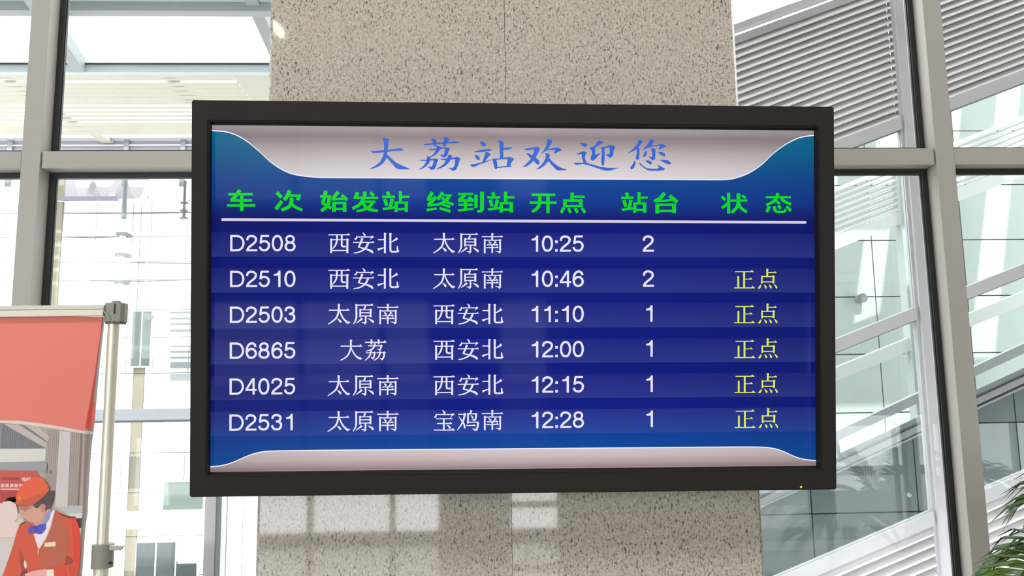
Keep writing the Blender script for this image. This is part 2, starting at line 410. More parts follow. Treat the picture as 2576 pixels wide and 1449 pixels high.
# inner sloping stair seen through its glass
stair = empty('staircase', (2.5, 5.6, 0), 'sloping white stair string with steel handrail behind the green glass', 'staircase')
def bar2(x0, x1, pa, pb, th, Y, d, name, m):
    a = at(*pa, Y); c = at(*pb, Y); k = (c.z - a.z) / (c.x - a.x)
    za = a.z + k * (x0 - a.x); zb = a.z + k * (x1 - a.x)
    MB().prism([(x0, Y, za), (x1, Y, zb), (x1, Y, zb - th), (x0, Y, za - th)], (0, d, 0)).build(name, m, stair)
    return lambda x: a.z + k * (x - a.x)
fs = bar2(0.7, 6.2, (2105, 1165), (2318, 1066), .05, 5.6, .12, 'string_cap', M['white_frame'])
bar2(0.7, 6.2, (2105, 1158), (2318, 1059), .012, 5.59, .14, 'nosing', M['dark_grey'])
bar2(0.7, 6.2, (2105, 1187), (2318, 1090), .012, 5.59, .12, 'edge_trim', M['white_frame'])
MB().prism([(0.7, 5.65, GZ), (6.2, 5.65, GZ), (6.2, 5.65, fs(6.2) - .06), (0.7, 5.65, fs(0.7) - .06)], (0, .1, 0)).build('stair_side', M['joint'], stair)
sp_ = mat('stair_side_paint', rgb(122, 131, 134), .45)
xj = at(2556, 1060, 5.62).x; zj = at(2520, 1063, 5.62).z
xc = [xj + k * .78 for k in range(-4, 4)]; zc = [zj + k * .62 for k in range(-8, 4)]
for a_, c_ in zip(xc[:-1], xc[1:]):
    for z0, z1 in zip(zc[:-1], zc[1:]):
        g = .005; x0_, x1_, z0_, z1_ = a_ + g, c_ - g, max(z0 + g, GZ), z1 - g
        l_ = lambda x: fs(x) - .075
        if z0_ >= l_(x1_): continue
        if l_(x0_) >= z1_: pts = [(x0_, z0_), (x1_, z0_), (x1_, z1_), (x0_, z1_)]
        else:
            kk = (l_(x1_) - l_(x0_)) / (x1_ - x0_); xat = lambda z: x0_ + (z - l_(x0_)) / kk
            pts = [(x0_, z0_)] if l_(x0_) > z0_ else [(xat(z0_), z0_)]
            pts.append((x1_, z0_))
            pts += [(x1_, z1_), (xat(z1_), z1_)] if l_(x1_) > z1_ else [(x1_, l_(x1_))]
            if l_(x0_) > z0_: pts.append((x0_, l_(x0_)))
        MB().prism([(x, 5.62, z) for x, z in pts], (0, .029, 0)).build('side_panel', sp_, stair)
fh = bar2(0.7, 6.2, (2105, 1085), (2318, 985), .07, 5.62, .05, 'handrail', M['white_frame'])
for x in (1.2, 2.02, 2.95, 4.1, 5.2):
    x += .55
    MB().tube([(x, 5.66, fs(x) - .02), (x, 5.66, fh(x) - .05)], .018, 12).build('baluster', M['steel'], stair)

# clad wall behind the stair
WY = 8.2
cw = empty('clad_building', (4.2, WY, 0), 'pale green-grey stone clad building wall behind the stair enclosure', 'building')
MB().box(1.2, 14, WY + .03, WY + .3, GZ, 5.05).build('wall', M['joint'], cw)
z = GZ + .12; r = 0
while z < 5.0:
    h = .62
    x = 1.2 
    while x < 8.6:
        MB().box(x + .006, x + 1.02 - .006, WY, WY + .028, z + .006, min(z + h, 5.05) - .006).build('cladding_panel', M['cladding'], cw)
        x += 1.02
    z += h; r += 1
MB().box(8.62, 14, WY, WY + .028, 0, 5.05).build('end_panel', M['cladding'], cw)
def wall_lamp(c, label):
    t = empty('wall_lamp', c, label, 'lamp')
    MB().tube([c + Vector((0, -.09, 0)), c + Vector((0, .0, 0))], .045, 20).build('lamp_body', M['grey_plastic'], t)
    MB().tube([c + Vector((0, -.10, 0)), c + Vector((0, -.09, 0))], .05, 20).build('lamp_rim', M['mid_grey'], t)
wall_lamp(at(2160, 752, WY), 'round grey wall lamp on the pale clad wall seen through the right window')
# overhead beams out of view, added to stripe the clad wall with sun and shade
pg = empty('shade_beams', (4, 6.8, 4.4), 'unseen white overhead beams added to stripe the clad wall with shade', 'beams')
for i in range(16):
    x = 1.02 + i * .66
    MB().box(x, x + .36, 5.05, 8.15, 5.6, 5.75).build('beam', M['white_wall'], pg)
MB().box(0, 11.8, 4.85, 5.05, 5.5, 5.75).build('beam', M['white_wall'], pg)

# ------------------------------------------------------------------ glazed canopy beyond the left window
cn = empty('glass_canopy', (-2.5, 4.6, 3.8), 'grey steel framed glass canopy outside the top of the left window', 'canopy')
def cz(Y): return 3.835 + .30 * (5.5 - Y)   # canopy slopes gently outwards
GR = M['canopy_grey']
for z0, Y in ((at(420, 166, 5.5).z, 5.5),):
    MB().box(-9, -1.0, Y, Y + .06, z0 - .045, z0 + .012).build('edge_beam', mat('blue_grey_paint', rgb(176, 190, 196), .5), cn)
    MB().box(-9, -1.0, Y - .01, Y + .0, z0 + .010, z0 + .022).build('drip_strip', M['gasket'], cn)
zt = at(420, 20, 4.9).z
MB().box(-9, -1.0, 4.9, 4.98, zt - .02, zt + .05).build('purlin', GR, cn)
zt2 = at(420, 5, 4.85).z
MB().box(-9, -1.0, 4.8, 4.9, zt + .045, zt + .065).build('purlin', mat('pale_blue_paint', rgb(188, 202, 205), .5), cn)
def rafter(pa, pb, w, h):
    a = at(*pa, 4.95); c = at(*pb, 5.5); d = (c - a); a2 = a - d * 2.4
    up = Vector((0, 0, h)); sx = Vector((w, 0, 0))
    MB().prism([a2, a2 + sx, a2 + sx + up, a2 + up], c - a2).build('rafter', GR, cn)
rafter((628, 30), (700, 186), .085, .10)
rafter((112, 78), (184, 182), .085, .10)
rafter((-440, 30), (-340, 182), .085, .10)
MB().prism([(-9, 3.1, 5.1), (-1, 3.1, 5.1), (-1, 5.5, 3.99), (-9, 5.5, 3.99)], (0, 0, .01)).build('canopy_glass', glass('canopy_glass', (.95, .97, .97, 1), 1), cn)

# ------------------------------------------------------------------ far station building beyond the left window
BY = 12.0
sb = empty('station_building', (-4, BY, 0), 'white station building with slatted soffit across the yard, beyond the left window', 'building')
def bx(px0, px1, py0, py1, Y, d, name, m, par=None, kind=None):
    """a box on plane Y whose front covers these pixels (level and plumb in the world)"""
    a = at(px0, (py0 + py1) / 2, Y); c = at(px1, (py0 + py1) / 2, Y)
    zt_ = at((px0 + px1) / 2, py0, Y).z; zb_ = at((px0 + px1) / 2, py1, Y).z
    return MB().box(a.x, c.x, Y - d, Y, zb_, zt_).build(name, m, par or sb, kind=kind)
zw = at(300, 508, BY).z
MB().box(-16, 1.0, BY, BY + .3, GZ, zw).build('wall', M['joint'], sb)
# wall cladding panels with open joints
jr = [at(300, y, BY).z for y in (1635, 1540, 1449, 1350, 1240, 1140, 1040, 940, 850, 781, 706, 660, 596, 536, 508)]
jx = [at(x, 800, BY).x for x in (-700, -560, -420, -280, -140, 0, 118, 232, 325, 345, 372, 480, 560, 650, 740)]
for zi in range(len(jr) - 1):
    for xi in range(len(jx) - 1):
        m = M['beige'] if (xi == 9 and zi < 8) else M['white_wall']
        MB().box(jx[xi] + .004, jx[xi + 1] - .004, BY - .03, BY, jr[zi] + .004, jr[zi + 1] - .004).build('cladding_panel', m, sb)
# slatted soffit (flat, seen from below) with sky showing through the gaps
SZ = 5.40
def sy(py): # depth where the soffit plane is seen at this row
    d = ray(330, py); return (SZ - CAM.z) / d.z * d.y
ys = [sy(py) for py in (186, 197, 208, 219, 230, 241, 252, 258, 268, 279, 289, 299, 309, 319, 330, 340)]
for i in range(len(ys) - 1):
    gap = .07 if i in (1, 7, 8, 9, 10, 11) else .02
    MB().box(-16, -3.05, ys[i], ys[i + 1] - gap, SZ, SZ + .03).build('soffit_slat', M['soffit'], sb)
MB().box(-16, -1.0, 9.2, ys[0] - .02, SZ - .02, SZ + .05).build('soffit_edge', M['soffit'], sb)
MB().box(-3.03, -2.2, ys[0], ys[-1], SZ - .01, SZ + .03).build('soffit_panel', M['soffit'], sb)
for i in range(12):
    x = -2.15 + i * .12
    MB().prism([(x, ys[0], SZ), (x + .1, ys[0], SZ), (x + .9, ys[-1], SZ), (x + .8, ys[-1], SZ)], (0, 0, .03)).build('soffit_slat', M['soffit'], sb)
for i, x in enumerate((-14.5, -11.6, -8.75, -5.9, -3.9)):
    MB().box(x, x + .16, 9.2, BY, SZ + .04, SZ + .16).build('soffit_hanger', M['soffit'], sb)
bx(-700, 740, 345, 352, BY - .1, .1, 'eave_trim', M['white_frame'])
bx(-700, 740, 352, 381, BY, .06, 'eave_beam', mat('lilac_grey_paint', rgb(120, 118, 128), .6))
bx(-700, 740, 366, 369, BY - .06, .03, 'cable_tray', M['white_frame'])
for x in (-140, 20, 313, 455, 600): bx(x, x + 12, 352, 470, BY - .05, .05, 'bracket', M['mid_grey'])
# roof trusses and beams showing dark just under the transom
bx(-700, 740, 381, 505, BY + 2.5, .05, 'clerestory_glass', mat('bright_clerestory_glass', rgb(226, 232, 236), .5))
bx(135, 165, 440, 505, BY - .02, .05, 'beam_end', M['beige'])
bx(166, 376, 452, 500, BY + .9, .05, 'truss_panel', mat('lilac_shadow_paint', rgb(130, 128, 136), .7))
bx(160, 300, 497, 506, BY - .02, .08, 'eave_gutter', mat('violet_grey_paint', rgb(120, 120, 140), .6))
for x0, x1, xm in ((188, 230, 205), (238, 286, 262), (320, 372, 345)):
    a = at(x0, 455, BY + .5); c = at(x1, 455, BY + .5); e = at(xm + 8, 497, BY + .5); f = at(xm - 8, 497, BY + .5)
    MB().prism([a, c, e, f], (0, .2, 0)).build('truss_web', mat('truss_paint', rgb(176, 172, 178), .6), sb)
bx(130, 160, 508, 550, BY - .03, .03, 'window', M['mid_grey'])
bx(116, 146, 508, 1000, BY - .031, .03, 'pilaster', M['beige'])
for i_, (xa, xb, y_) in enumerate(((160, 480, 536), (470, 480, 503), (165, 300, 596), (225, 480, 706), (330, 700, 661))):
    a = at(xa, y_, BY - .055); c = at(xb, y_, BY - .055)
    MB().tube([a, (a + c) / 2 - Vector((0, 0, .012)), Vector((c.x, c.y, a.z))], .007, 6).build('cable', M['dark_grey'], sb)
# pipes with clamps
pipe = empty('downpipe', at(316, 500, BY - .2), 'pale vertical downpipe with clamps on the white station building wall', 'pipe')
a = at(316, 455, BY - .2)
MB().tube([(a.x, BY - .2, at(316, 552, BY - .2).z), (a.x, BY - .2, a.z)], .035, 12).build('pipe_section', M['mid_grey'], pipe)
MB().tube([(a.x, BY - .2, GZ), (a.x, BY - .2, at(316, 552, BY - .2).z)], .045, 12).build('pipe_section', mat('pale_cyan_paint', rgb(214, 232, 234), .5), pipe)
for y in (588, 640, 709):
    c = at(316, y, BY - .25); MB().box(a.x - .075, a.x + .075, BY - .27, BY - .07, c.z - .025, c.z + .025).build('pipe_clamp', M['mid_grey'], pipe)
p2 = empty('hanging_pipe', at(466, 500, BY - .3), 'thin dark pipe hanging from the eave of the station building next to the display edge', 'pipe')
a = at(466, 455, BY - .3); c = at(466, 550, BY - .3)
MB().tube([(a.x, BY - .3, c.z), (a.x, BY - .3, a.z)], .022, 10).build('pipe_section', M['dark_grey'], p2)
for y in (510, 530, 548):
    q = at(466, y, BY - .3); MB().box(a.x - .05, a.x + .05, BY - .33, BY - .27, q.z - .01, q.z + .01).build('pipe_clamp', M['dark_grey'], p2)
# windows, vents, doors in the wall
def win(px0, px1, py0, py1, m, mull=1, proud=.05):
    f = bx(px0, px1, py0, py1, BY - .031, proud, 'window', M['white_frame'])
    a = at(px0, (py0 + py1) / 2, BY); c = at(px1, (py0 + py1) / 2, BY); z1 = at((px0 + px1) / 2, py0, BY).z; z0 = at((px0 + px1) / 2, py1, BY).z
    t = .025; n = mull; w = (c.x - a.x - t) / n
    for i in range(n):
        MB().box(a.x + t + i * w, a.x + (i + 1) * w, BY - .034 - proud, BY - .032 - proud, z0 + t, z1 - t).build('pane', m, f)
    return f
win(334, 388, 781, 925, M['teal_glass'], 2)
win(340, 446, 1358, 1640, M['dark_glass'], 2)
win(443, 500, 1410, 1640, M['dark_glass'], 1)
win(413, 520, 1207, 1284, M['teal_glass'], 1)
win(405, 560, 1100, 1128, M['white_frame'], 2)
wall_lamp(at(378, 798, BY - .12), 'round grey wall lamp high beside the slim window of the station building')
vt = empty('wall_vent', at(455, 860, BY - .04), 'pale grey slatted wall vents on the white building left of the display', 'vent')
for y, h in ((784, 3), (799, 4), (813, 4), (828, 6), (869, 2), (882, 4), (897, 4), (910, 15), (940, 16)):
    q = bx(430, 600, y, y + h, BY - .04, .03, 'slat', M['mid_grey'], vt)
bm_ = bx(205, 700, 1027, 1054, 11.4, .25, 'entrance_beam', mat('blue_grey_beam', rgb(108, 114, 120), .5))
bx(205, 700, 1054, 1060, 11.4, .22, 'dark_strip', M['dark_grey'])  # dark strip just below entrance_beam
bx(270, 520, 1284, 1322, 11.2, .25, 'entrance_fascia', M['white_wall'])
# glass lobby corner next to the pillar
gl = empty('glass_lobby', at(600, 1350, 9), 'grey framed glass lobby corner seen under the left end of the display', 'lobby')
bx(516, 546, 1225, 1865, 9.0, .12, 'corner_post', mat('warm_grey_post', rgb(100, 99, 102), .5), gl)
bx(545, 549, 1225, 1865, 9.0, .14, 'gasket', M['gasket'], gl)
for x in (549, 568, 608): bx(x, x + (16 if x < 600 else 60), 1225, 1865, 9.3, .05, 'cladding_panel', M['cladding'], gl)
bx(584, 606, 1225, 1865, 9.3, .04, 'cladding_panel', mat('pale_blue_panel', rgb(198, 216, 222), .5), gl)
# a taller white slab of building rising further back on the left
MB().box(-30, 12, 26, 27, GZ, 8.0).build('background_building', M['white_wall'])
bb = bpy.data.objects['background_building']; tag(bb, 'plain bright white building wall furthest back across the yard', 'building')

# ================================================================== THE DISPLAY
SCC = Vector((0.0725, 1.537, 1.72978))
sx_ = Vector((1.0, 0.00796, -0.00905)).normalized(); sy_ = Vector((0.00935, -0.1142, 0.99318))
sy_ = (sy_ - sy_.dot(sx_) * sx_).normalized(); sn_ = sx_.cross(sy_)      # sn_ points at the viewer
tv = empty('information_display', (0, 0, 0), 'large black framed train departure display mounted on the granite pillar', 'display')
tv.matrix_world = Matrix.Translation(SCC) @ Matrix((sx_, sy_, sn_)).transposed().to_4x4()
def S(px, py, w=0.0):
    """photo pixel -> (u, v, w) on the display's own plane, metres"""
    d = ray(px, py); o = SCC + sn_ * w
    p = CAM + d * ((o - CAM).dot(sn_) / d.dot(sn_)); q = p - SCC
    return Vector((q.dot(sx_), q.dot(sy_), w))
def tvpart(name, mb, m, parent=None, bevel=0):
    me = bpy.data.meshes.new(name); me.from_pydata([tuple(v) for v in mb.v], [], mb.f)
    bm = bmesh.new(); bm.from_mesh(me); bmesh.ops.recalc_face_normals(bm, faces=bm.faces)
    if bevel:
        bmesh.ops.remove_doubles(bm, verts=bm.verts, dist=1e-6)
        bmesh.ops.bevel(bm, geom=[e for e in bm.edges if len(e.link_faces) == 2 and e.calc_face_angle(0) > 0.6], offset=bevel, segments=2, affect='EDGES')
    bm.to_mesh(me); bm.free()
    return link(name, me, m, parent or tv)
def tvflat(name, mb, m, parent):
    """flat sheet facing the viewer"""
    me = bpy.data.meshes.new(name); me.from_pydata([tuple(v) for v in mb.v], [], mb.f)
    for p in me.polygons:
        if p.normal.z < 0: p.flip()
    return link(name, me, m, parent)
FW = .022     # front of the frame stands proud of the panel
o4 = [S(481, 251, FW), S(2098, 268, FW), S(2106, 1232, FW), S(477, 1251, FW)]
i4 = [S(524, 303, FW), S(2059, 320, FW), S(2064, 1181, FW), S(520, 1196, FW)]
ou = (o4[0].x + o4[3].x) / 2, (o4[1].x + o4[2].x) / 2; ov = (o4[2].y + o4[3].y) / 2, (o4[0].y + o4[1].y) / 2
iu = (i4[0].x + i4[3].x) / 2, (i4[1].x + i4[2].x) / 2; iv = (i4[2].y + i4[3].y) / 2, (i4[0].y + i4[1].y) / 2
def ring(o, i, w0, w1):
    (a, c), (e, f) = o; (g, h), (k, l) = i
    vs = []
    for w in (w0, w1):
        vs += [(a, e, w), (c, e, w), (c, f, w), (a, f, w), (g, k, w), (h, k, w), (h, l, w), (g, l, w)]
    fsx = []
    for j in range(4):
        n = (j + 1) % 4
        fsx += [(j, n, 4 + n, 4 + j), (8 + j, 12 + j, 12 + n, 8 + n), (j, 8 + j, 8 + n, n), (4 + j, 4 + n, 12 + n, 12 + j)]
    m = MB(); m.add(vs, fsx); return m
tvpart('frame', ring((ou, ov), (iu, iv), -.070, FW), M['charcoal'], bevel=.0022)
tvpart('inner_bezel', ring(((iu[0] - .001, iu[1] + .001), (iv[0] - .001, iv[1] + .001)), ((S(533, 315).x, S(2053, 315).x), (S(1290, 1179).y, S(1290, 322).y)), -.006, .004), M['black'])
bk = MB(); bk.box(ou[0] + .015, ou[1] - .015, ov[0] + .006, ov[1] - .02, -.090, -.070); tvpart('back_cover', bk, M['charcoal'], bevel=.004)
# folding wall bracket between the back of the set and the granite
br = MB()
for u in (-.25, .25): br.box(u - .02, u + .02, -.22, .22, -.10, -.090)
tvpart('bracket_rail', br, M['dark_grey'])
pw = empty('wall_bracket', (.06, 1.66, 1.6), 'dark steel bracket holding the departure display to the granite pillar', 'bracket')
w_ = MB()
for x in (-.19, .31): w_.box(x - .025, x + .025, 1.652, 1.679, 1.48, 1.92)
w_.box(-.21, .33, 1.640, 1.655, 1.60, 1.66)
w_.build('bracket_plate', M['dark_grey'], pw)
led = MB(); c = S(2015, 1225, FW)
led.add([(c.x + .0022 * math.cos(t * math.pi / 6), c.y + .0022 * math.sin(t * math.pi / 6), FW + .0004) for t in range(12)], [tuple(range(12))])
o = tvflat('power_light', led, emat('power_light_glow', rgb(225, 230, 90)), tv); o['label'] = 'tiny yellow-green power light'

# ---- the picture on the screen
U0, U1 = S(528, 700).x - .004, S(2056, 700).x + .004; V0, V1 = S(1290, 1181).y - .004, S(1290, 320).y + .004
def vy(py, px=1290): return S(px, py).y
K = lambda r, g, b: rgb(r, g, b)
bgm = ramp_emat('screen_blue', [(vy(322), K(6, 118, 158)), (vy(400), K(8, 96, 150)), (vy(455), K(14, 72, 150)), (vy(505), K(14, 58, 146)), (vy(550), K(15, 25, 114)), (vy(580), K(6, 22, 119)),
     (vy(660), K(6, 24, 124)), (vy(930), K(5, 24, 124)), (vy(1040), K(6, 26, 128)), (vy(1088), K(12, 44, 146)), (vy(1092), K(8, 62, 152)), (vy(1181), K(6, 82, 162))])
scr = MB(); scr.add([(U0, V0, 0), (U1, V0, 0), (U1, V1, 0), (U0, V1, 0)], [(0, 1, 2, 3)])
screen = tvflat('screen', scr, bgm, tv)
def flatpoly(name, pts, m, w, par=None):
    mb = MB(); mb.flat([(p.x, p.y, w) for p in pts]); return tvflat(name, mb, m, par or screen)
def smooth(pts, n=6):
    out = []
    for i in range(len(pts) - 1):
        p0 = pts[max(i - 1, 0)]; p1 = pts[i]; p2 = pts[i + 1]; p3 = pts[min(i + 2, len(pts) - 1)]
        for k in range(n):
            t = k / n
            out.append(tuple(.5 * ((2 * b_) + (-a_ + c_) * t + (2 * a_ - 5 * b_ + 4 * c_ - d_) * t * t + (-a_ + 3 * b_ - 3 * c_ + d_) * t ** 3) for a_, b_, c_, d_ in zip(p0, p1, p2, p3)))
    out.append(tuple(pts[-1])); return out
hc = smooth([(528, 326), (540.6, 327.7), (566.8, 330), (593, 338), (621, 354), (651.6, 379), (681.9, 407), (718, 429.7), (752.5, 439.8), (803, 445.3)]) + \
     smooth([(1802, 451), (1842, 448.5), (1882.6, 434.5), (1915, 413.5), (1943, 387), (1973, 364), (2003.7, 347.9), (2024, 342.3), (2049, 339.2), (2057, 338.8)])
hm = ramp_emat('screen_silver_top', [(vy(318), K(176, 164, 168)), (vy(330), K(166, 154, 158)), (vy(345), K(146, 133, 136)), (vy(360), K(160, 147, 149)), (vy(385), K(190, 179, 180)), (vy(420), K(214, 205, 207)), (vy(447), K(226, 218, 222))])
hm2 = emat('screen_white_edge', K(240, 238, 250))
edge = [S(x, y) for x, y in hc]
top = [Vector((U1, V1, 0)), Vector((U0, V1, 0))]
flatpoly('header_edge', [Vector((p.x, p.y - .0022, 0)) for p in edge] + top, hm2, .0004)
flatpoly('header_panel', edge + top, hm, .0008)
bc = smooth([(524, 1176), (546, 1173.7), (568.7, 1170), (591.4, 1162), (621.8, 1148.7), (644.6, 1141), (667, 1137), (697.7, 1135.4), (800, 1134)]) + \
     smooth([(1780, 1126), (1904, 1125.7), (1945.6, 1129.3), (1970.5, 1136.8), (1995, 1148), (2020, 1156.2), (2053, 1160), (2060, 1160)])
fm = ramp_emat('screen_silver_bottom', [(vy(1181), K(190, 168, 166)), (vy(1176), K(150, 130, 132)), (vy(1166), K(176, 156, 158)), (vy(1150), K(200, 184, 186)), (vy(1130), K(212, 198, 204))])
edge = [S(x, y) for x, y in bc]; bot = [Vector((U1, V0, 0)), Vector((U0, V0, 0))]
flatpoly('footer_edge', [Vector((p.x, p.y + .0020, 0)) for p in edge] + bot, hm2, .0004)
flatpoly('footer_panel', edge + bot, fm, .0008)
# lighter table bands
va = (S(560, 584).y + S(1900, 588).y) / 2; vb = (S(560, 646).y + S(1900, 648).y) / 2
PITCH = (va - (S(560, 1034).y + S(1900, 1027).y) / 2) / 5
for i in range(6):
    t0, t1 = va - i * PITCH, vb - i * PITCH
    c0, c1 = ((26, 34, 130), (42, 54, 138))
    if i == 5: c0, c1 = (34, 46, 140), (38, 70, 156)
    bmt = ramp_emat('screen_band', [(t1, K(*c1)), (t0, K(*c0))])
    mb = MB(); mb.add([(U0, t1, .0004), (U1, t1, .0004), (U1, t0, .0004), (U0, t0, .0004)], [(0, 1, 2, 3)])
    tvflat('table_band', mb, bmt, screen)
# divider line
a, c = S(560, 552.5), S(2025, 559.5); h = .0027
mb = MB(); n = 8; pts = []
for k in range(n + 1): t = math.pi / 2 + math.pi * k / n; pts.append((a.x + h * math.cos(t), a.y + h * math.sin(t), .0006))
for k in range(n + 1): t = -math.pi / 2 + math.pi * k / n; pts.append((c.x + h * math.cos(t), c.y + h * math.sin(t), .0006))
mb.flat(pts); tvflat('divider_line', mb, emat('screen_line', K(214, 208, 228)), screen)

# ------------------------------------------------------------------ lettering on the screen, drawn stroke by stroke
class Crop:
    """strokes are written in an enlarged grid: origin (x0, y0) and k grid units per photo pixel"""
    def __init__(s, x0, y0, k): s.x0, s.y0, s.k = x0, y0, k
def strip(pts, curve=False):
    """polyline of (x, y, width) -> list of quads (2-D, grid units)"""
    if curve: pts = smooth(pts, 6)
    L = []; R = []
    for i, (x, y, w) in enumerate(pts):
        a = pts[max(i - 1, 0)]; b = pts[min(i + 1, len(pts) - 1)]
        if 0 < i < len(pts) - 1:
            d1 = Vector((x - a[0], y - a[1])).normalized(); d2 = Vector((b[0] - x, b[1] - y)).normalized()
            d = (d1 + d2).normalized(); c = max(.55, d.dot(d1))
        else: d = Vector((b[0] - a[0], b[1] - a[1])).normalized(); c = 1
        n = Vector((-d.y, d.x)) * (w / 2 / c)
        L.append((x + n.x, y + n.y)); R.append((x - n.x, y - n.y))
    return [[L[i], L[i + 1], R[i + 1], R[i]] for i in range(len(pts) - 1)]
def glyph(strokes):
    """-> polygons in grid units"""
    out = []
    for st in strokes:
        k, a = st[0], st[1:]
        if k == 'h': x1, x2, y, w = a; out.append([(x1, y - w / 2), (x2, y - w / 2), (x2, y + w / 2), (x1, y + w / 2)])
        elif k == 'v': x, y1, y2, w = a; out.append([(x - w / 2, y1), (x + w / 2, y1), (x + w / 2, y2), (x - w / 2, y2)])
        elif k == 's': out += strip(list(a))
        elif k == 'c': out += strip(list(a), True)
        elif k == 'p': out.append(list(a))
    return out
def put_glyphs(name, items, m, w=.0010, par=None):
    """items: (crop, strokes, du, dv) all joined as one printed word"""
    mb = MB()
    for cr, gl, du, dv in items:
        for poly in glyph(gl):
            q = [S(cr.x0 + x / cr.k, cr.y0 + y / cr.k) for x, y in poly]
            mb.flat([(p.x + du, p.y + dv, w) for p in q])
    return tvflat(name, mb, m, par or screen)

A = Crop(820, 580, 13.558); B = Crop(1080, 580, 13.558); CC = Crop(840, 845, 17.173); D = Crop(1080, 1025, 13.558); E_ = Crop(1835, 670, 19.815)
XI = [('h', 90, 820, 145, 36), ('p', (700, 130), (765, 92), (830, 160), (700, 163)), ('v', 180, 275, 770, 62), ('h', 180, 735, 312, 34), ('v', 733, 300, 770, 66), ('p', (685, 300), (730, 262), (795, 312), (765, 350), (700, 350)),
      ('c', (378, 140, 62), (375, 330, 60), (350, 450, 58), (300, 540, 50), (222, 628, 25)), ('s', (542, 140, 60), (541, 500, 60), (560, 535, 62), (600, 548, 58), (685, 548, 50)), ('h', 180, 735, 682, 38)]
AN_ = [('p', (1240, 62), (1310, 95), (1355, 150), (1345, 190), (1320, 205), (1295, 180), (1275, 120)), ('p', (1050, 160), (1072, 215), (1060, 290), (1010, 322), (968, 290), (1030, 230)), ('h', 1060, 1580, 218, 36),
      ('p', (1545, 200), (1585, 165), (1640, 228), (1560, 270), (1525, 315), (1515, 300), (1545, 240)), ('h', 925, 1640, 405, 34), ('p', (1560, 395), (1608, 358), (1655, 412), (1560, 422)),
      ('s', (1245, 265, 78), (1205, 380, 64), (1120, 560, 60)), ('s', (1100, 560, 40), (1340, 622, 48), (1480, 668, 70), (1560, 710, 80), (1605, 770, 50)), ('c', (1450, 405, 72), (1390, 540, 66), (1300, 650, 55), (1130, 735, 45), (945, 772, 30))]
BEI = [('h', 1775, 1990, 312, 38), ('v', 2012, 80, 770, 66), ('p', (1980, 72), (2068, 110), (2040, 150), (1980, 150)), ('s', (1770, 655, 78), (1860, 622, 55), (1990, 580, 25)),
      ('s', (2198, 85, 66), (2200, 670, 66), (2215, 705, 62), (2250, 722, 60), (2420, 722, 58), (2480, 700, 50)), ('p', (2415, 700), (2412, 560), (2440, 522), (2460, 560), (2470, 660), (2505, 695), (2470, 740), (2420, 748)), ('p', (2160, 82), (2250, 112), (2232, 150), (2165, 150)),
      ('s', (2435, 262, 95), (2390, 300, 70), (2235, 392, 25))]
TAI_ = [('h', 165, 850, 298, 38), ('p', (755, 285), (798, 235), (860, 314), (755, 314)), ('c', (497, 85, 68), (494, 300, 62), (440, 510, 60), (330, 640, 52), (135, 775, 30)), ('p', (462, 72), (545, 112), (520, 150), (462, 150)),
      ('c', (530, 290, 25), (570, 430, 48), (660, 590, 58), (800, 730, 75)), ('p', (760, 690), (830, 680), (895, 712), (800, 768)), ('p', (435, 570), (520, 600), (585, 655), (590, 700), (550, 732), (515, 690))]
YUAN = [('h', 1085, 1650, 130, 38), ('p', (1560, 120), (1615, 78), (1662, 150), (1560, 152)), ('c', (1088, 100, 64), (1090, 400, 62), (1088, 550, 60), (1060, 650, 50), (990, 770, 30)), ('p', (1050, 90), (1120, 110), (1120, 150), (1056, 150)), ('c', (1395, 165, 60), (1360, 240, 50), (1325, 295, 35)),
      ('v', 1218, 255, 545, 54), ('v', 1568, 255, 540, 66), ('h', 1218, 1568, 288, 34), ('h', 1218, 1568, 390, 34), ('h', 1218, 1568, 497, 34), ('v', 1403, 480, 720, 56),
      ('p', (1375, 700), (1431, 700), (1425, 745), (1365, 788), (1340, 745), (1265, 715), (1275, 700), (1350, 705)), ('s', (1285, 582, 82), (1220, 640, 55), (1085, 742, 25)), ('p', (1465, 572), (1560, 600), (1660, 650), (1690, 700), (1665, 750), (1620, 715))]
NAN = [('h', 1790, 2505, 210, 36), ('p', (2410, 200), (2458, 160), (2515, 227), (2410, 227)), ('v', 2145, 90, 330, 58), ('p', (2118, 85), (2195, 110), (2172, 150), (2118, 150)), ('v', 1890, 290, 775, 58), ('h', 1892, 2420, 330, 36), ('v', 2413, 300, 720, 58),
      ('p', (2385, 310), (2410, 283), (2460, 330), (2440, 350), (2385, 350)), ('p', (2385, 700), (2442, 700), (2430, 750), (2380, 790), (2350, 740), (2245, 705), (2260, 690), (2380, 705)), ('p', (2003, 358), (2075, 385), (2120, 420), (2100, 462), (2068, 466)),
      ('s', (2268, 370, 72), (2225, 425, 50), (2178, 492, 32)), ('h', 1965, 2345, 490, 36), ('p', (2250, 480), (2300, 435), (2348, 508), (2250, 508)), ('h', 1940, 2360, 583, 38), ('p', (2270, 570), (2315, 525), (2365, 602), (2270, 602)), ('v', 2145, 480, 765, 54)]
DA = [('h', 290, 1220, 440, 46), ('p', (1085, 425), (1150, 360), (1230, 463), (1085, 465)), ('c', (735, 160, 78), (735, 420, 72), (715, 590, 72), (620, 810, 68), (480, 950, 58), (275, 1055, 35)), ('p', (695, 145), (800, 195), (770, 245), (695, 245)),
      ('c', (755, 520, 30), (830, 690, 55), (940, 850, 65), (1110, 980, 95)), ('p', (1050, 905), (1180, 940), (1240, 970), (1130, 1040))]
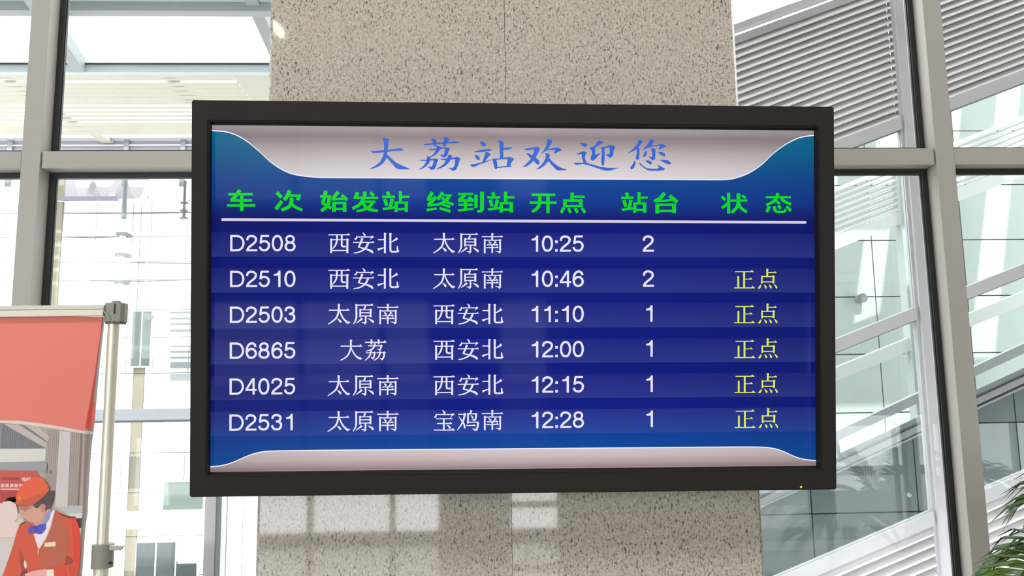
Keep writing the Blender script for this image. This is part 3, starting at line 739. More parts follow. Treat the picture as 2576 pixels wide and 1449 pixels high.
LI = [('h', 1345, 2260, 275, 48), ('p', (2110, 265), (2205, 190), (2275, 299), (2110, 299)), ('v', 1622, 140, 375, 68), ('p', (1590, 140), (1680, 190), (1650, 215), (1590, 215)), ('v', 1930, 140, 370, 68), ('p', (1896, 138), (1992, 190), (1960, 220), (1896, 220)), ('h', 1475, 2030, 428, 45),
      ('c', (1770, 320, 78), (1745, 450, 75), (1640, 580, 62), (1380, 660, 30)), ('p', (1735, 310), (1825, 350), (1795, 385), (1735, 385)), ('c', (2060, 400, 85), (2035, 500, 70), (1990, 610, 60)), ('p', (2010, 400), (2060, 365), (2115, 425), (2080, 460), (2015, 460)), ('p', (1850, 550), (1960, 565), (2015, 600), (1965, 637)),
      ('h', 1385, 1760, 728, 42), ('c', (1610, 615, 75), (1590, 760, 70), (1500, 920, 60), (1345, 1060, 28)), ('c', (1762, 700, 78), (1745, 850, 68), (1700, 985, 60)), ('p', (1715, 700), (1760, 668), (1815, 725), (1790, 760), (1720, 760)), ('p', (1585, 915), (1690, 925), (1740, 960), (1685, 1025)),
      ('h', 1840, 2180, 722, 42), ('c', (2003, 645, 75), (1980, 800, 70), (1890, 950, 60), (1730, 1060, 28)), ('c', (2180, 700, 80), (2165, 850, 70), (2120, 985, 75)), ('p', (2130, 700), (2180, 662), (2245, 725), (2215, 765), (2135, 765)), ('p', (1975, 955), (2090, 965), (2160, 990), (2085, 1055))]
BAO = [('p', (435, 80), (520, 120), (555, 185), (530, 245), (485, 240), (480, 170)), ('p', (235, 190), (258, 245), (240, 340), (200, 355), (158, 335), (215, 260)), ('h', 250, 780, 240, 34), ('p', (755, 225), (805, 188), (872, 245), (780, 290), (740, 330), (730, 315), (765, 255)),
       ('h', 235, 785, 382, 36), ('p', (690, 372), (735, 335), (790, 399), (690, 400)), ('h', 260, 770, 545, 36), ('p', (680, 535), (722, 488), (775, 562), (680, 563)), ('h', 155, 870, 768, 38), ('p', (750, 755), (805, 700), (872, 778), (750, 786)), ('v', 495, 382, 768, 58), ('p', (585, 585), (660, 605), (735, 665), (725, 735), (690, 735), (665, 690))]
JI = [('h', 980, 1210, 232, 36), ('c', (1215, 200, 78), (1185, 350, 62), (1115, 540, 55), (960, 770, 28)), ('p', (1180, 215), (1212, 178), (1265, 235), (1240, 265), (1185, 260)), ('c', (1005, 310, 20), (1090, 430, 45), (1180, 560, 55), (1210, 710, 62)), ('c', (1435, 95, 70), (1405, 170, 55), (1388, 228, 35)), ('v', 1320, 185, 530, 60), ('h', 1320, 1590, 215, 34),
      ('c', (1593, 195, 72), (1588, 330, 62), (1555, 445, 55)), ('p', (1430, 395), (1530, 405), (1585, 420), (1530, 467)), ('p', (1400, 250), (1480, 295), (1505, 350), (1480, 382), (1450, 350)), ('h', 1290, 1650, 500, 36), ('p', (1280, 500), (1320, 470), (1360, 500), (1350, 540), (1320, 552), (1290, 540)),
      ('c', (1658, 485, 76), (1650, 640, 62), (1600, 780, 62)), ('p', (1450, 710), (1570, 730), (1635, 755), (1580, 810)), ('h', 1255, 1575, 612, 36), ('p', (1480, 600), (1530, 560), (1580, 628), (1480, 630))]
ZHENG = [('h', 275, 1200, 270, 48), ('p', (1030, 255), (1110, 182), (1210, 293), (1030, 294)), ('v', 725, 270, 1070, 90), ('h', 775, 1125, 640, 38), ('p', (985, 625), (1045, 558), (1135, 658), (985, 660)), ('v', 430, 490, 1070, 88), ('h', 220, 1245, 1075, 48), ('p', (1060, 1060), (1155, 975), (1252, 1098), (1060, 1099))]
DIAN = [('v', 1875, 125, 510, 92), ('p', (1829, 110), (1950, 160), (1921, 200), (1829, 200)), ('h', 1920, 2330, 312, 45), ('p', (2185, 300), (2260, 235), (2345, 334), (2185, 335)), ('v', 1605, 470, 860, 76), ('v', 2185, 470, 850, 90), ('h', 1605, 2185, 512, 50), ('h', 1605, 2185, 775, 50), ('p', (2140, 500), (2190, 445), (2260, 520), (2230, 560), (2140, 560)),
      ('p', (1560, 895), (1575, 970), (1540, 1070), (1465, 1125), (1400, 1085), (1470, 1000)), ('p', (1705, 905), (1790, 950), (1855, 1020), (1850, 1080), (1800, 1115), (1755, 1050)), ('p', (1950, 895), (2030, 935), (2100, 1020), (2090, 1080), (2045, 1110), (2005, 1050)), ('p', (2200, 885), (2300, 930), (2375, 1030), (2370, 1090), (2335, 1120), (2290, 1060))]
mw = emat('screen_white_text', K(232, 228, 250)); my = emat('screen_yellow_text', K(222, 232, 96)); mg = emat('screen_green_text', K(8, 214, 32)); mt = emat('screen_title_blue', K(58, 104, 208))
# where each word stands: shift from where it was traced to its own cell
c2 = S(915, 613); c3 = S(1178, 613); c3b = S(1178.5, 1057); c4 = S(915, 879)
def rowv(i): return -i * PITCH
xan = [(A, XI), (A, AN_), (A, BEI)]; tyn = [(B, TAI_), (B, YUAN), (B, NAN)]; dl = [(CC, DA), (CC, LI)]; bjn = [(D, BAO), (D, JI)]
def word(base, col, i, fromcol, fromrow):
    du = (c3.x - c2.x) * (col - fromcol); dv = rowv(i) - rowv(fromrow)
    return [(c, g, du, dv) for c, g in base]
rows = [(xan, 0, tyn, 1), (xan, 0, tyn, 1), (tyn, 1, xan, 0), (dl, 0, xan, 0), (tyn, 1, xan, 0), (tyn, 1, None, 1)]
for i, (o_, fo, d_, fd) in enumerate(rows):
    put_glyphs('origin_text', word(o_, 0, i, fo, 3 if o_ is dl else 0), mw)
    if d_ is None:
        put_glyphs('destination_text', [(D, BAO, 0, 0), (D, JI, 0, 0)] + [(B, NAN, 0, rowv(5))], mw)
    else: put_glyphs('destination_text', word(d_, 1, i, fd, 0), mw)
    if i > 0: put_glyphs('status_text', [(E_, ZHENG, 0, rowv(i) - rowv(1)), (E_, DIAN, 0, rowv(i) - rowv(1))], my)
P = lambda *a: ('p',) + a
# figures: plain grotesque numerals drawn as strokes in a 28 x 41 cell
def ell(cx_, cy_, rx, ry, w):
    return ('s',) + tuple((cx_ + rx * math.copysign(abs(math.cos(t)) ** .86, math.cos(t)), cy_ + ry * math.sin(t), w) for t in [2 * math.pi * k / 28 for k in range(30)])
def cv(w, *pts): return ('c',) + tuple((x, y, w) for x, y in pts)
DW = 5.5
DIG = {'0': (28, [ell(14, 20.5, 11.3, 17.9, DW)]),
 '1': (16.5, [P((0, 8.6), (6, 7.3), (10, 4.2), (11.8, 0), (16.5, 0), (16.5, 41), (10.9, 41), (10.9, 12.4), (0, 12.8))]),
 '2': (28, [cv(DW, (2.9, 13.5), (3.3, 9.5), (5.6, 5), (9.8, 2.9), (14.3, 2.6), (20, 4), (24.2, 8), (24.6, 12.8), (22.5, 17.8), (17, 23), (9.5, 29), (4.8, 34), (3.2, 39)), ('h', .4, 28, 38.4, 5.1)]),
 '3': (28, [cv(DW, (3.4, 12), (4.8, 6.4), (9, 3.2), (14, 2.7), (20, 4.2), (23.4, 8.3), (23, 13.5), (19.3, 17.6), (12, 18.9)), cv(DW, (13, 18.9), (19.5, 19.9), (24, 23.2), (25.2, 28.5), (23.5, 34), (19, 37.6), (13.8, 38.4), (8, 37), (4, 33), (2.8, 28))]),
 '4': (28, [('v', 20.3, 0, 41, 5.3), ('s', (18.6, 2, 5.2), (2.4, 27.6, 5.2)), ('h', 0, 28, 29.2, 4.8)]),
 '5': (28, [('h', 5.4, 25.8, 2.5, 5.0), ('s', (7, 1.5, 5), (4.2, 21, 5)), cv(DW, (3.9, 20.8), (8, 17), (14, 15.8), (20, 17.2), (24.6, 21.8), (25.3, 27), (23.5, 33), (19, 37.3), (13, 38.4), (7.5, 37), (4, 33.5), (2.6, 29))]),
 '6': (28, [cv(DW, (24.8, 11.5), (22.8, 5.8), (18.8, 3.1), (14.5, 2.6), (8.7, 5), (4.5, 11.5), (2.9, 20), (3.2, 28), (6, 35), (11, 38.1), (15, 38.5), (21, 36.3), (25, 31), (25.1, 24.8), (21.6, 18.8), (15.5, 16.5), (9, 18), (4.5, 23))]),
 '8': (28, [ell(14, 10.7, 9.4, 8.1, 5.2), ell(14, 28.8, 11.2, 9.7, DW)]),
 ':': (6.5, [('h', 0, 6.5, 15.8, 6.6), ('h', 0, 6.5, 37.4, 6.8)]),
 'D': (37, [('v', 2.8, 0, 41, 5.6), ('h', 2, 16.5, 2.6, 5.2), ('h', 2, 16.5, 38.4, 5.2), cv(5.3, (15.5, 2.6), (23, 3.9), (30, 9.5), (33.4, 20.5), (30, 31.5), (23, 37.1), (15.5, 38.4))])}
def digits(name, chars, i, m=mw):
    """chars: (character, centre px in row 1)"""
    mb = MB()
    for ch, cx_ in chars:
        wd_, st = DIG[ch]; y0 = 592.4 if cx_ > 1300 else 591.2
        for poly in glyph(st):
            q = [S(cx_ + x - wd_ / 2, y0 + y) for x, y in poly]
            mb.flat([(p.x, p.y + rowv(i), .0010) for p in q])
    return tvflat(name, mb, m, screen)
trains = ['2508', '2510', '2503', '6865', '4025', '2531']; times = ['10:25', '10:46', '11:10', '12:00', '12:15', '12:28']; plat = '221111'
for i in range(6):
    digits('train_number_text', [('D', 598)] + [(c, (633.5, 665.5, 698, 730)[k]) for k, c in enumerate(trains[i])], i)
    digits('departure_time_text', [(c, (1345.5, 1377, 1399.5, 1422, 1454)[k]) for k, c in enumerate(times[i])], i)
    digits('platform_text', [(plat[i], 1630.5 if plat[i] == '2' else 1632.5)], i)
# green column headings
F = Crop(560, 470, 11.709); G_ = Crop(800, 470, 10.733); H_ = Crop(1060, 470, 10.733); I_ = Crop(1320, 470, 15.153); J_ = Crop(1555, 470, 16.1); K_ = Crop(1800, 470, 12.267)
CHE = [('h', 170, 890, 220, 74), ('s', (515, 95, 108), (400, 265, 108), (265, 400, 108)), ('h', 232, 875, 403, 72), ('h', 135, 968, 548, 76), ('v', 570, 265, 715, 104)]
CI = [('s', (1600, 165, 110), (1740, 320, 105)), ('s', (1755, 420, 105), (1570, 660, 110)), ('s', (1980, 110, 118), (1900, 290, 108), (1820, 390, 108)), ('h', 1950, 2312, 260, 72), ('p', (2215, 225), (2315, 225), (2265, 405), (2160, 385)), ('c', (2035, 322, 115), (2030, 450, 108), (1950, 590, 100), (1740, 690, 100)), ('c', (2040, 480, 70), (2120, 580, 85), (2350, 692, 85))]
SHI = [('s', (212, 105, 108), (185, 260, 98), (130, 440, 92)), ('s', (105, 430, 80), (360, 582, 80)), ('h', 60, 360, 262, 62), ('s', (320, 232, 92), (280, 470, 95), (215, 560, 90), (85, 655, 88)), ('s', (550, 130, 105), (400, 330, 92)), ('s', (370, 345, 62), (740, 315, 62)), ('s', (640, 225, 85), (790, 355, 88)),
       ('v', 435, 405, 680, 98), ('v', 722, 405, 680, 95), ('h', 390, 768, 437, 64), ('h', 435, 722, 598, 62)]
FA = [('s', (1075, 150, 98), (1015, 300, 98)), ('h', 965, 1625, 300, 62), ('c', (1272, 130, 100), (1235, 320, 95), (1110, 490, 88), (930, 592, 80)), ('s', (1408, 155, 88), (1515, 240, 82)), ('h', 1240, 1550, 405, 62), ('c', (1490, 395, 90), (1400, 530, 85), (1250, 615, 75), (1045, 660, 68)), ('c', (1210, 440, 80), (1330, 580, 85), (1480, 630, 75), (1620, 650, 72))]
ZHAN = [('s', (1875, 130, 92), (1920, 238, 92)), ('h', 1733, 2078, 272, 68), ('s', (1805, 335, 92), (1862, 515, 88)), ('s', (2008, 330, 95), (1945, 580, 85)), ('p', (1730, 572), (2090, 525), (2090, 585), (1775, 635)), ('v', 2228, 118, 420, 86), ('h', 2228, 2472, 270, 62), ('v', 2110, 400, 682, 86), ('v', 2385, 400, 682, 90), ('h', 2068, 2430, 428, 60), ('h', 2110, 2385, 605, 62)]
ZHONG = [('s', (298, 145, 100), (180, 360, 100)), ('s', (165, 355, 72), (290, 335, 66)), ('s', (395, 265, 95), (200, 490, 95)), ('s', (165, 508, 66), (398, 480, 62)), ('s', (140, 632, 70), (415, 585, 60)), ('s', (582, 150, 95), (440, 345, 85)), ('h', 600, 820, 230, 52), ('c', (768, 225, 92), (670, 370, 88), (560, 440, 75), (405, 488, 60)), ('c', (565, 290, 70), (640, 385, 80), (740, 435, 75), (870, 480, 72)),
         ('s', (560, 478, 62), (775, 545, 66)), ('s', (495, 580, 72), (785, 665, 85))]
DAO = [('h', 985, 1402, 195, 62), ('s', (1180, 220, 92), (1020, 360, 88)), ('h', 990, 1410, 372, 64), ('s', (1275, 275, 88), (1400, 385, 84)), ('v', 1190, 370, 620, 85), ('h', 998, 1387, 485, 62), ('p', (970, 612), (1410, 568), (1412, 622), (1010, 672)), ('v', 1475, 213, 572, 90), ('s', (1638, 135, 106), (1638, 610, 104), (1610, 655, 80), (1505, 662, 62))]
KAI = [('h', 265, 1160, 305, 96), ('h', 185, 1215, 605, 92), ('c', (570, 305, 128), (565, 600, 128), (490, 800, 125), (280, 965, 105)), ('v', 885, 305, 1005, 125)]
DIANG = [('v', 1805, 218, 530, 132), ('h', 1860, 2288, 380, 86), ('v', 1530, 482, 775, 132), ('v', 2135, 482, 775, 138), ('h', 1468, 2202, 528, 94), ('h', 1468, 2202, 735, 80), ('s', (1492, 795, 125), (1385, 995, 115)), ('s', (1665, 810, 105), (1745, 995, 108)), ('s', (1910, 810, 112), (2015, 990, 108)), ('s', (2165, 810, 112), (2305, 990, 108))]
TAI = [('s', (1885, 250, 155), (1700, 470, 140), (1445, 590, 120)), ('p', (1440, 545), (2300, 500), (2250, 575), (1470, 635)), ('s', (2075, 360, 145), (2390, 625, 148)), ('v', 1580, 680, 1078, 155), ('v', 2258, 680, 1065, 155), ('h', 1503, 2335, 727, 92), ('h', 1575, 2260, 978, 95)]
ZHUANG = [('s', (180, 300, 82), (300, 410, 85)), ('v', 400, 185, 825, 100), ('s', (380, 510, 90), (190, 658, 85)), ('h', 460, 978, 425, 66), ('c', (700, 205, 118), (698, 470, 110), (640, 650, 95), (490, 800, 88)), ('c', (705, 500, 80), (790, 660, 90), (965, 785, 88)), ('s', (808, 262, 75), (928, 352, 75))]
TAIK = [('h', 1545, 2320, 320, 66), ('c', (1915, 195, 105), (1880, 340, 100), (1760, 470, 88), (1560, 562, 72)), ('c', (2020, 345, 85), (2120, 450, 90), (2325, 545, 80)), ('s', (1850, 430, 80), (1970, 522, 75)), ('s', (1652, 602, 98), (1578, 785, 92)), ('s', (1805, 602, 102), (1830, 715, 98), (1880, 775, 68), (2110, 775, 66), (2160, 700, 92)), ('s', (1935, 572, 90), (2005, 680, 88)), ('s', (2185, 600, 92), (2320, 748, 88))]
def d3(px0, py0, px1, py1):
    a, c = S(px0, py0), S(px1, py1); return c.x - a.x, c.y - a.y
e1 = d3(961.6, 495.3, 1226.3, 496.8); e2 = d3(961.6, 495.3, 1562.5, 497.6)
put_glyphs('heading_text', [(F, CHE, 0, 0)], mg); put_glyphs('heading_text', [(F, CI, 0, 0)], mg)
put_glyphs('heading_text', [(G_, SHI, 0, 0), (G_, FA, 0, 0), (G_, ZHAN, 0, 0)], mg)
put_glyphs('heading_text', [(H_, ZHONG, 0, 0), (H_, DAO, 0, 0), (G_, ZHAN) + e1], mg)
put_glyphs('heading_text', [(I_, KAI, 0, 0), (I_, DIANG, 0, 0)], mg)
put_glyphs('heading_text', [(G_, ZHAN) + e2, (J_, TAI, 0, 0)], mg)
put_glyphs('heading_text', [(K_, ZHUANG, 0, 0)], mg); put_glyphs('heading_text', [(K_, TAIK, 0, 0)], mg)
# blue brush-written title
L_ = Crop(920, 340, 10.304); M_ = Crop(1170, 340, 9.908); N_ = Crop(1430, 340, 9.541)
T1 = [P((120, 415), (200, 410), (480, 395), (850, 345), (930, 345), (985, 385), (975, 405), (700, 415), (480, 450), (200, 465), (150, 440)),
      P((430, 70), (530, 75), (610, 115), (590, 170), (575, 400), (555, 500), (540, 600), (470, 710), (380, 790), (280, 840), (150, 880), (100, 880), (260, 790), (370, 700), (440, 570), (475, 430), (475, 250), (460, 140)),
      P((555, 500), (680, 620), (800, 720), (950, 790), (1155, 880), (1140, 890), (850, 890), (790, 860), (700, 760), (600, 650), (535, 570))]
T2 = [P((1485, 235), (1740, 210), (2000, 190), (2330, 165), (2380, 170), (2425, 200), (2380, 212), (2150, 215), (1900, 235), (1560, 265), (1520, 260)), P((1685, 105), (1770, 98), (1835, 125), (1835, 230), (1840, 290), (1790, 290), (1750, 240), (1730, 160)),
      P((2015, 65), (2090, 55), (2165, 95), (2130, 170), (2090, 240), (2050, 300), (1995, 300), (2010, 200), (2035, 110)), P((1820, 280), (1900, 285), (1955, 310), (1930, 370), (1890, 440), (1800, 520), (1690, 575), (1640, 565), (1700, 540), (1770, 480), (1815, 400), (1845, 330)),
      P((1625, 370), (1820, 350), (2060, 310), (2120, 320), (2185, 350), (2150, 420), (2120, 510), (2080, 560), (2010, 585), (1960, 545), (1895, 510), (2030, 510), (2045, 430), (2055, 345), (1830, 395), (1650, 400)),
      P((1575, 550), (1650, 560), (1690, 580), (1680, 620), (1650, 720), (1570, 810), (1460, 880), (1360, 905), (1480, 820), (1550, 730), (1590, 610)), P((1400, 645), (1550, 640), (1800, 605), (1850, 615), (1885, 645), (1850, 700), (1830, 790), (1790, 880), (1700, 905), (1650, 865), (1600, 815), (1710, 825), (1750, 740), (1760, 655), (1560, 670), (1430, 670)),
      P((2130, 510), (2200, 515), (2245, 540), (2210, 600), (2180, 680), (2080, 790), (1950, 860), (1810, 885), (1960, 800), (2050, 720), (2080, 640), (2130, 560)), P((1940, 615), (2080, 610), (2370, 565), (2420, 580), (2455, 615), (2420, 700), (2390, 800), (2340, 900), (2250, 930), (2190, 880), (2125, 845), (2270, 850), (2310, 760), (2320, 625), (2080, 655), (1960, 645))]
T3 = [P((360, 165), (430, 160), (510, 205), (525, 250), (490, 295), (440, 280), (385, 220)), P((215, 410), (400, 370), (580, 345), (640, 345), (680, 370), (600, 395), (400, 430), (240, 432)), P((235, 495), (290, 495), (350, 535), (370, 590), (345, 630), (305, 620), (260, 560)),
      P((500, 430), (570, 430), (640, 480), (600, 530), (540, 590), (500, 660), (420, 690), (470, 560), (500, 480)), P((120, 735), (250, 720), (400, 680), (640, 615), (650, 625), (480, 695), (350, 735), (250, 790), (180, 795), (140, 765)),
      P((815, 135), (900, 140), (970, 180), (960, 300), (950, 570), (870, 590), (860, 400), (855, 250), (840, 180)), P((945, 325), (1060, 305), (1160, 305), (1185, 325), (1120, 350), (1040, 370), (945, 370)), P((665, 590), (700, 595), (780, 620), (800, 700), (805, 830), (770, 858), (740, 840), (710, 740), (690, 650)),
      P((680, 590), (850, 580), (1000, 555), (1080, 540), (1150, 550), (1225, 590), (1190, 640), (1150, 700), (1120, 785), (1020, 790), (1050, 700), (1050, 600), (900, 605), (780, 620)), P((790, 800), (1000, 770), (1120, 765), (1175, 780), (1150, 795), (1000, 805), (800, 820))]
T4 = [P((1450, 345), (1600, 325), (1780, 290), (1830, 300), (1868, 340), (1830, 430), (1790, 500), (1740, 600), (1650, 700), (1540, 780), (1420, 805), (1540, 700), (1640, 590), (1700, 450), (1715, 355), (1560, 385), (1510, 378)), P((1515, 440), (1600, 465), (1690, 520), (1760, 560), (1840, 630), (1860, 690), (1840, 735), (1790, 735), (1730, 670), (1640, 590), (1560, 500)),
      P((2045, 105), (2110, 100), (2180, 150), (2130, 240), (2070, 340), (2000, 410), (1880, 475), (1960, 380), (2010, 290), (2040, 190)), P((2020, 360), (2200, 320), (2300, 310), (2370, 335), (2415, 380), (2330, 410), (2250, 460), (2215, 450), (2240, 375), (2150, 370), (2010, 390)),
      P((1985, 450), (2060, 450), (2115, 490), (2100, 560), (2070, 660), (1980, 760), (1880, 830), (1750, 862), (1860, 780), (1950, 680), (2000, 580), (2010, 500)), P((2090, 570), (2180, 670), (2290, 760), (2400, 820), (2550, 865), (2450, 880), (2320, 882), (2250, 850), (2160, 750), (2060, 630))]
T5 = [P((260, 190), (370, 190), (440, 215), (450, 255), (410, 290), (350, 270), (300, 230)), P((700, 145), (760, 135), (830, 165), (840, 190), (760, 225), (640, 300), (640, 470), (780, 425), (700, 510), (630, 590), (580, 620), (530, 590), (530, 540), (565, 450), (555, 370), (490, 300), (560, 295), (650, 240)),
      P((765, 290), (860, 300), (868, 450), (865, 600), (850, 720), (830, 740), (790, 710), (785, 600), (800, 450), (795, 340)), P((765, 290), (900, 275), (1010, 235), (1080, 250), (1130, 290), (1090, 350), (1075, 450), (1050, 520), (1000, 552), (950, 520), (885, 465), (980, 460), (990, 300), (870, 320), (800, 325)),
      P((190, 455), (320, 395), (380, 390), (440, 425), (400, 490), (395, 560), (430, 640), (440, 680), (360, 690), (350, 620), (315, 540), (320, 460), (230, 468)), P((125, 680), (180, 663), (340, 665), (420, 660), (600, 715), (780, 765), (960, 785), (1225, 785), (1100, 820), (1000, 855), (880, 855), (700, 800), (500, 730), (350, 690), (240, 712), (170, 715))]
T6 = [P((1680, 115), (1730, 112), (1785, 155), (1750, 210), (1680, 285), (1620, 350), (1500, 410), (1415, 440), (1500, 370), (1600, 280), (1650, 210)), P((1670, 285), (1705, 340), (1700, 480), (1690, 580), (1650, 605), (1615, 570), (1615, 520), (1640, 440), (1630, 340)),
      P((1960, 100), (2010, 100), (2060, 145), (2020, 210), (1980, 260), (1900, 310), (1750, 378), (1840, 290), (1900, 220)), P((1930, 260), (2100, 245), (2190, 215), (2260, 215), (2355, 275), (2290, 295), (2170, 350), (2165, 330), (2195, 260), (2080, 270), (1930, 295)), P((1980, 320), (2080, 325), (2085, 400), (2080, 570), (2030, 610), (1990, 590), (1960, 555), (1895, 520), (2000, 520), (2005, 430)),
      P((1860, 375), (1890, 390), (1880, 450), (1840, 520), (1795, 520), (1785, 490), (1820, 430)), P((2130, 405), (2230, 405), (2310, 440), (2325, 490), (2300, 520), (2240, 495), (2180, 450)), P((1580, 620), (1610, 640), (1605, 710), (1560, 800), (1510, 828), (1480, 800), (1485, 770), (1530, 710)),
      P((1685, 665), (1720, 670), (1800, 750), (1880, 795), (2000, 810), (2120, 810), (2170, 780), (2125, 700), (2200, 740), (2315, 810), (2300, 835), (2180, 860), (1960, 858), (1880, 835), (1780, 770), (1710, 710)), P((1835, 605), (1920, 605), (1990, 640), (2005, 680), (1975, 705), (1920, 685), (1870, 645)), P((2185, 600), (2300, 592), (2400, 610), (2450, 660), (2450, 705), (2380, 700), (2290, 660))]
for cr, g in ((L_, T1), (L_, T2), (M_, T3), (M_, T4), (N_, T5), (N_, T6)):
    put_glyphs('title_text', [(cr, g, 0, 0)], mt, .0012)

# ================================================================== THE BANNER STAND
BNY = 1.95
stand = empty('banner_stand', at(120, 1449, BNY), 'red printed banner hanging on an aluminium pole stand left of the display', 'banner stand')
stand.location.z = 0
def bp(px, py, k=0): return at(px, py, BNY - .0004 * k)
# top rail of two ribbed profiles
x0 = at(-330, 785, BNY).x; x1 = at(266, 785, BNY).x
def zpx(py, px=130, Y=BNY): return at(px, py, Y).z
rl = MB(); rl.box(x0, x1, BNY - .010, BNY + .012, zpx(780), zpx(769)); rl.build('upper_rail', mat('rail_aluminium', rgb(196, 192, 184), .4, metal=.2), stand, bevel=.0015)
rl = MB(); rl.box(x0, x1, BNY - .014, BNY + .008, zpx(797.5), zpx(781)); rl.build('lower_rail', mat('rail_aluminium_warm', rgb(208, 202, 190), .4, metal=.2), stand, bevel=.002)
# banner sheet: flat, with the right margin curling back
lb = [(257, 797), (254, 830), (240, 930), (226, 1010), (214, 1075), (212, 1130), (210, 1200), (208, 1290), (204, 1330), (196, 1449), (188, 1560), (180, 1700), (165, 1900), (150, 2100)]
rb = [(264, 797), (261, 830), (250, 930), (243, 1010), (236, 1080), (230, 1130), (225, 1200), (221, 1290), (215, 1330), (207, 1449), (199, 1560), (190, 1700), (176, 1900), (160, 2100)]
def curl(w0, w1, k):
    """the margin strip between the flat sheet and its free edge, bent away from the viewer"""
    m = MB(); vs = []
    n = 5
    for (a, c) in zip(w0, w1):
        for j in range(n):
            t = j / (n - 1); p = at(a[0] + (c[0] - a[0]) * t, a[1] + (c[1] - a[1]) * t, BNY + .028 * t * t); vs.append(p + Vector((0, -.0004 * k, 0)))
    fs_ = [(i * n + j, i * n + j + 1, (i + 1) * n + j + 1, (i + 1) * n + j) for i in range(len(w0) - 1) for j in range(n - 1)]
    m.add(vs, fs_, True); return m
red = mat('printed_red_vinyl', rgb(206, 112, 100, k=1.22), .55, noise=.03, nscale=3)
sheet = MB(); sheet.flat([bp(-330, 797)] + [bp(x, y) for x, y in lb] + [bp(-330, 2100)])
sheet = sheet.build('banner_sheet', mat('printed_background', rgb(176, 164, 162, k=1.1), .55), stand, recalc=False)
cr = curl(lb, rb, 0); cr.build('curled_edge', mat('printed_background_shaded', rgb(160, 148, 146, k=1.1), .55), stand, recalc=False)  # darker background copy: shade of the turned-away margin put into its colour
def pr(name, pts, col, k, sc_=None, rough=.55):
    m = MB()
    polys = pts if isinstance(pts[0], list) else [pts]
    for pl in polys:
        if sc_: pl = [(sc_[0] + x / sc_[2], sc_[1] + y / sc_[2]) for x, y in pl]
        m.flat([bp(x, y, k) for x, y in pl])
    mm = col if not isinstance(col, tuple) else mat('print_%d_%d_%d' % col, rgb(*col, k=1.06), rough)
    return m.build(name, mm, sheet, recalc=False)
wave = smooth([(-330, 1052), (0, 1057), (60, 1060), (120, 1068), (180, 1078), (214, 1085)], 5)
pr('printed_red_field', [(-330, 797)] + lb[:5] + [(214, 1082)] + list(reversed(wave)), red, 1)
cr = curl([p for p in lb if p[1] < 1080] + [(214, 1083)], [p for p in rb if p[1] < 1070] + [(236, 1086)], 1); o = cr.build('shaded_red_edge', mat('printed_red_vinyl_shaded', rgb(208, 84, 66, k=1.2), .5), sheet, recalc=False)  # deeper red than the flat field, painting in the curl's shade
pr('printed_white_line', wave + [(214, 1091), (180, 1086), (120, 1076), (60, 1068), (0, 1064), (-330, 1060)], (214, 200, 194), 2)
cr = curl([(214, 1083), (213.5, 1091)], [(236, 1086), (235.5, 1094)], 2); cr.build('printed_white_line', bpy.data.materials['print_214_200_194'], sheet, recalc=False)
Z4 = (0, 1050, 3.63)
pr('printed_dark_ceiling', [[(0, 1064), (60, 1070), (118, 1110), (115, 1130), (0, 1127)]], (128, 130, 136), 1)
pr('printed_ceiling_lines', [[(x, 1066 + max(0, x - 50) * .55), (x + 2, 1066 + max(0, x - 48) * .55), (x - 4, 1128), (x - 6, 1128)] for x in range(8, 116, 5)], (112, 112, 120), 2)
pr('printed_ceiling_beam', [[(8, 1066), (48, 1068), (120, 1115), (116, 1128)], [(66, 1070), (95, 1072), (124, 1098), (120, 1112)]], (186, 176, 174), 3)
pr('printed_white_panel', [[(-330, 1120), (0, 1130), (115, 1128), (115, 1160), (0, 1166), (-330, 1166)]], (212, 208, 204), 1)
pr('printed_grey_band', [[(-330, 1166), (0, 1163), (115, 1160), (132, 1190), (0, 1190), (-330, 1190)]], (150, 152, 158), 2)
pr('printed_wall', [[(118, 1078), (214, 1090), (210, 1200), (208, 1272), (128, 1272), (112, 1200)]], (168, 155, 150), 1)
pr('printed_wall_lines', [[(x, 1080 + (x - 118) * .12), (x + 1.6, 1080 + (x - 118) * .12), (x - 7, 1272), (x - 8.6, 1272)] for x in range(122, 210, 5)], (154, 142, 138), 2)
pr('printed_column', [[(150, 1084), (178, 1087), (170, 1275), (138, 1275)]], (200, 194, 194), 3)
pr('printed_dark_line', [[(203, 1089), (207, 1090), (198, 1272), (194, 1272)]], (128, 108, 106), 3)
pr('printed_counter', [[(138, 1273), (208, 1272), (207, 1290), (170, 1293)], ], (184, 184, 184), 2)
pr('printed_counter_top', [[(165, 1293), (207, 1291), (206, 1304), (190, 1304)], [(196, 1329), (204, 1328), (196, 1449), (190, 1560), (198, 1400)]], (214, 210, 206), 2)
pr('printed_dark_box', [[(188, 1304), (206, 1303), (204, 1328), (197, 1329)]], (58, 50, 54), 2)
pr('printed_pale_ground', [[(-330, 1262), (0, 1262), (60, 1300), (50, 1449), (40, 1700), (-330, 1700)]], (206, 198, 196), 1)
pr('printed_sign', [[(-330, 1180), (92, 1184), (100, 1200), (95, 1232), (60, 1236), (0, 1236), (-330, 1236)]], (192, 84, 80), 3)
pr('printed_sign_base', [[(-330, 1236), (60, 1236), (42, 1262), (0, 1266), (-330, 1266)]], (170, 62, 64), 3)
pr('printed_sign_text', [[(2 + i * 11.5, 1217), (11 + i * 11.5, 1217), (11 + i * 11.5, 1226), (2 + i * 11.5, 1226)] for i in range(5)] + [[(1, 1229), (48, 1229), (48, 1232), (1, 1232)], [(53, 1200), (58, 1203), (61, 1199), (64, 1204), (70, 1200), (73, 1203), (78, 1199), (76, 1207), (69, 1211), (58, 1211)]], (228, 176, 172), 4)
pr('printed_sign_bar', [[(2, 1201), (48, 1201), (48, 1208), (2, 1208)]], (160, 62, 62), 4)
